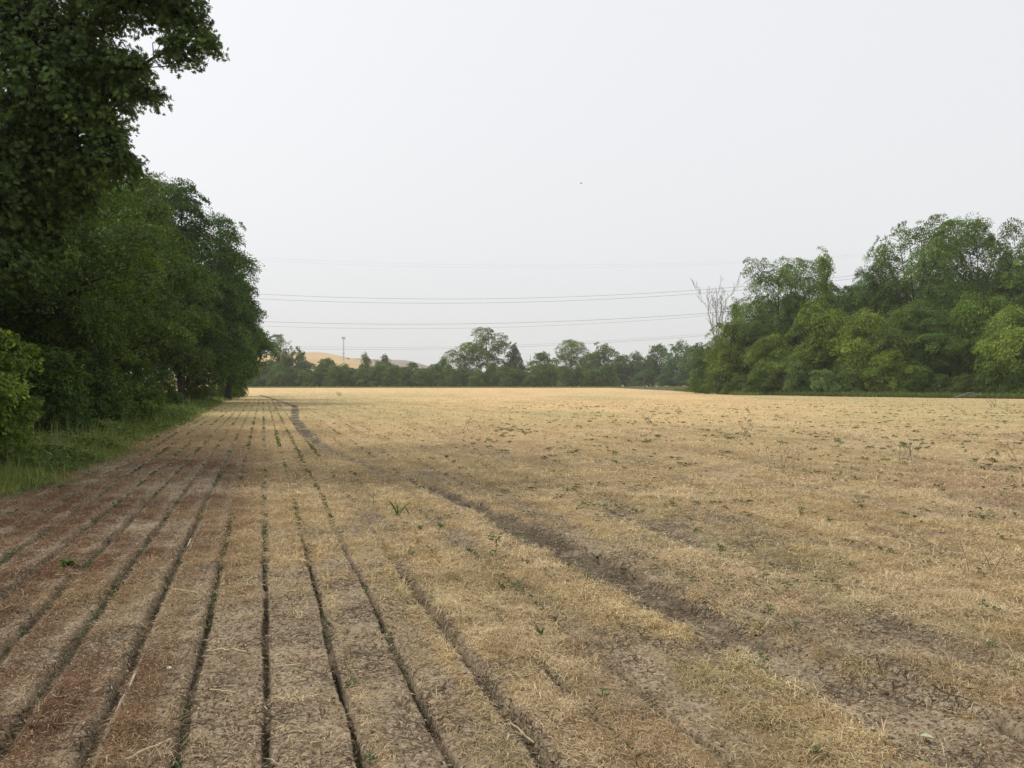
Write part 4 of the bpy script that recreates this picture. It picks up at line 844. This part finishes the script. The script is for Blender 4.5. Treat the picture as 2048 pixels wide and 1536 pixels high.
def weed(name, px, py, label, cat, group=None, col=(.07, .12, .035), **kw):
    V, f = weed_mesh(int(px), **kw); o = build(name, V, f, M_LEAF, col=np.array(col)[None] * np.random.default_rng(int(px)).uniform(.75, 1.25, (len(V), 1))); x, y = G(px, py); o.location = (x, y, hz(x, y)); return tag(o, label, cat, group)
weed('grass_weed', 795, 1034, 'upright green corn like grass clump, the tallest green plant left of the track', 'weed', H=.2, n=9, ln=.30, wd=.020, kind='grass')
weed('grass_weed', 817, 1030, 'single slanting green blade beside the tall grass clump', 'weed', H=.2, n=3, ln=.22, wd=.012, kind='grass')
weed('tall_weed', 992, 1116, 'slender green weed with upright narrow leaves near the middle', 'weed', H=.20, n=14, ln=.075, wd=.016, kind='narrow', col=(.10, .14, .05))
weed('grass_weed', 1085, 1284, 'short spiky dark green grass tuft above the bottom centre', 'weed', H=.1, n=14, ln=.12, wd=.006, kind='grass')
weed('tall_weed', 747, 1014, 'thin stemmed weed left of the corn like clump', 'weed', H=.17, n=7, ln=.04, wd=.012, kind='narrow')
weed('spreading_weed', 135, 1142, 'bright green leafy patch in the brown straw at the left', 'weed', H=.06, n=60, ln=.07, wd=.03, kind='narrow', col=(.10, .16, .04))
weed('tall_weed', 1175, 1160, 'small upright green sprig beside the wheel track', 'weed', H=.08, n=9, ln=.03, wd=.01, kind='narrow')
spots = [(893, 918, 'dark leafy weed standing clear in the straw above the track'), (907, 926, 'second leafy weed just right of the dark one above the track'), (1600, 1030, 'bright green rosette in the right half of the field'), (1722, 1018, 'green weed right of the bright rosette'),
 (1965, 1226, 'wide low green weed near the right edge'), (1995, 1232, 'green weed touching the wide low one near the right edge'), (1538, 1218, 'green weed left of the lower right bare clay'), (1528, 1312, 'small dense green weed on the lower right clay'), (1590, 1258, 'green weed on the ridge above the lower right clay'),
 (940, 1098, 'small weed left of the slender upright one'), (1000, 1180, 'weed straight below the slender upright one'), (1038, 1170, 'low spreading weed right of the slender upright one'), (1088, 1148, 'weed halfway between the slender one and the track'), (880, 1052, 'small weed right of the corn like clump'), (842, 1062, 'little weed below the corn like clump'),
 (1985, 1295, 'small weed in the straw at the right edge'), (1625, 1505, 'bright green sprout at the bottom right of centre'), (740, 1524, 'bright green sprout at the bottom beside a row'), (700, 1372, 'green sprout on the edge of the right row'), (1205, 1408, 'green weed in yellow tufts at the bottom centre'), (1390, 1065, 'green weed beside the faint second rut'),
 (1440, 1098, 'green weed in the faint second rut'), (1660, 1045, 'low weed left of centre in the right field'), (1885, 985, 'weed among the scattered green plants at far right'), (1830, 1000, 'weed left of the far right scattered plants'), (360, 1528, 'yellow green sprout at the bottom left by the wide row'), (1780, 1110, 'flat green weed right of the second rut'), (820, 1110, 'leafy weed at the top of the third deep furrow')]
for px, py, lb in spots:
    D = F * CH / (py - HOR); weed('broadleaf_weed', px, py, lb, 'weed', 'broadleaf weeds scattered in the straw', col=(.09, .14, .045), H=.025 + .0015 * D, n=12 + int(D), ln=.020 + .0014 * D, wd=.012 + .0010 * D, kind='broad')
def dry_stems(px, py, h, n, lb):
    rng = np.random.default_rng(int(px)); x, y = G(px, py); parts = []
    for i in range(n):
        P, r = limb(rng, (rng.normal(0, .12), rng.normal(0, .1), -.02), (rng.normal(0, .25), rng.normal(0, .2), h * rng.uniform(.6, 1.1)), .0003 * y + .001, .00015 * y + .0005, 4, .03); parts.append(pathtube(P, r, 5))
        for j in range(4): q = P[rng.integers(2, 5)]; parts.append(tubes([q], [q + rng.normal(0, .05, 3) + [0, 0, .06]], .0002 * y, .0001 * y, 4))
    v, f = cat_parts(parts); o = build('dry_weed_stem', v, f, M_DEADBARK); o.location = (x, y, hz(x, y)); tag(o, lb, 'dry weed', 'tall dry weed stems in the field')
for a in [(1562, 950, .6, 6, 'tallest dry brown stems standing in the right field'), (1820, 925, .35, 6, 'leaning dry stems in the far right field'), (1490, 872, .4, 5, 'dry stems up field left of the tallest ones'), (1300, 850, .45, 3, 'single dark stem in the middle distance'),
          (2035, 930, .45, 3, 'dry stems at the right edge of the field'), (1985, 815, .8, 4, 'far dry stems close to the right wood'), (1945, 1150, .30, 4, 'dark thin stem in the straw near the right edge'), (935, 856, .4, 2, 'lone thin stem left of centre in the middle distance'), (680, 791, .4, 5, 'brown stem clump far up the field below the mast')]:
    dry_stems(*a)

# ------------------------------------------------------------------ haze
def haze():
    x0, x1, y0, y1, z0, z1 = -900, 900, -60, 1060, -2, 46
    V = np.array([(x, y, z) for x in (x0, x1) for y in (y0, y1) for z in (z0, z1)], float)
    Fq = np.array([(0, 1, 3, 2), (4, 6, 7, 5), (0, 4, 5, 1), (2, 3, 7, 6), (0, 2, 6, 4), (1, 5, 7, 3)])
    m, n, L, o_ = mat_new('haze_air'); v = n.new('ShaderNodeVolumePrincipled'); v.inputs['Density'].default_value = .00026; v.inputs['Color'].default_value = (.93, .96, 1.0, 1); v.inputs['Anisotropy'].default_value = .2
    L(v.outputs[0], o_.inputs['Volume']); o = build('haze', V, [Fq], m); tag(o, 'thin pale haze filling the air over the field', kind='stuff')
haze()
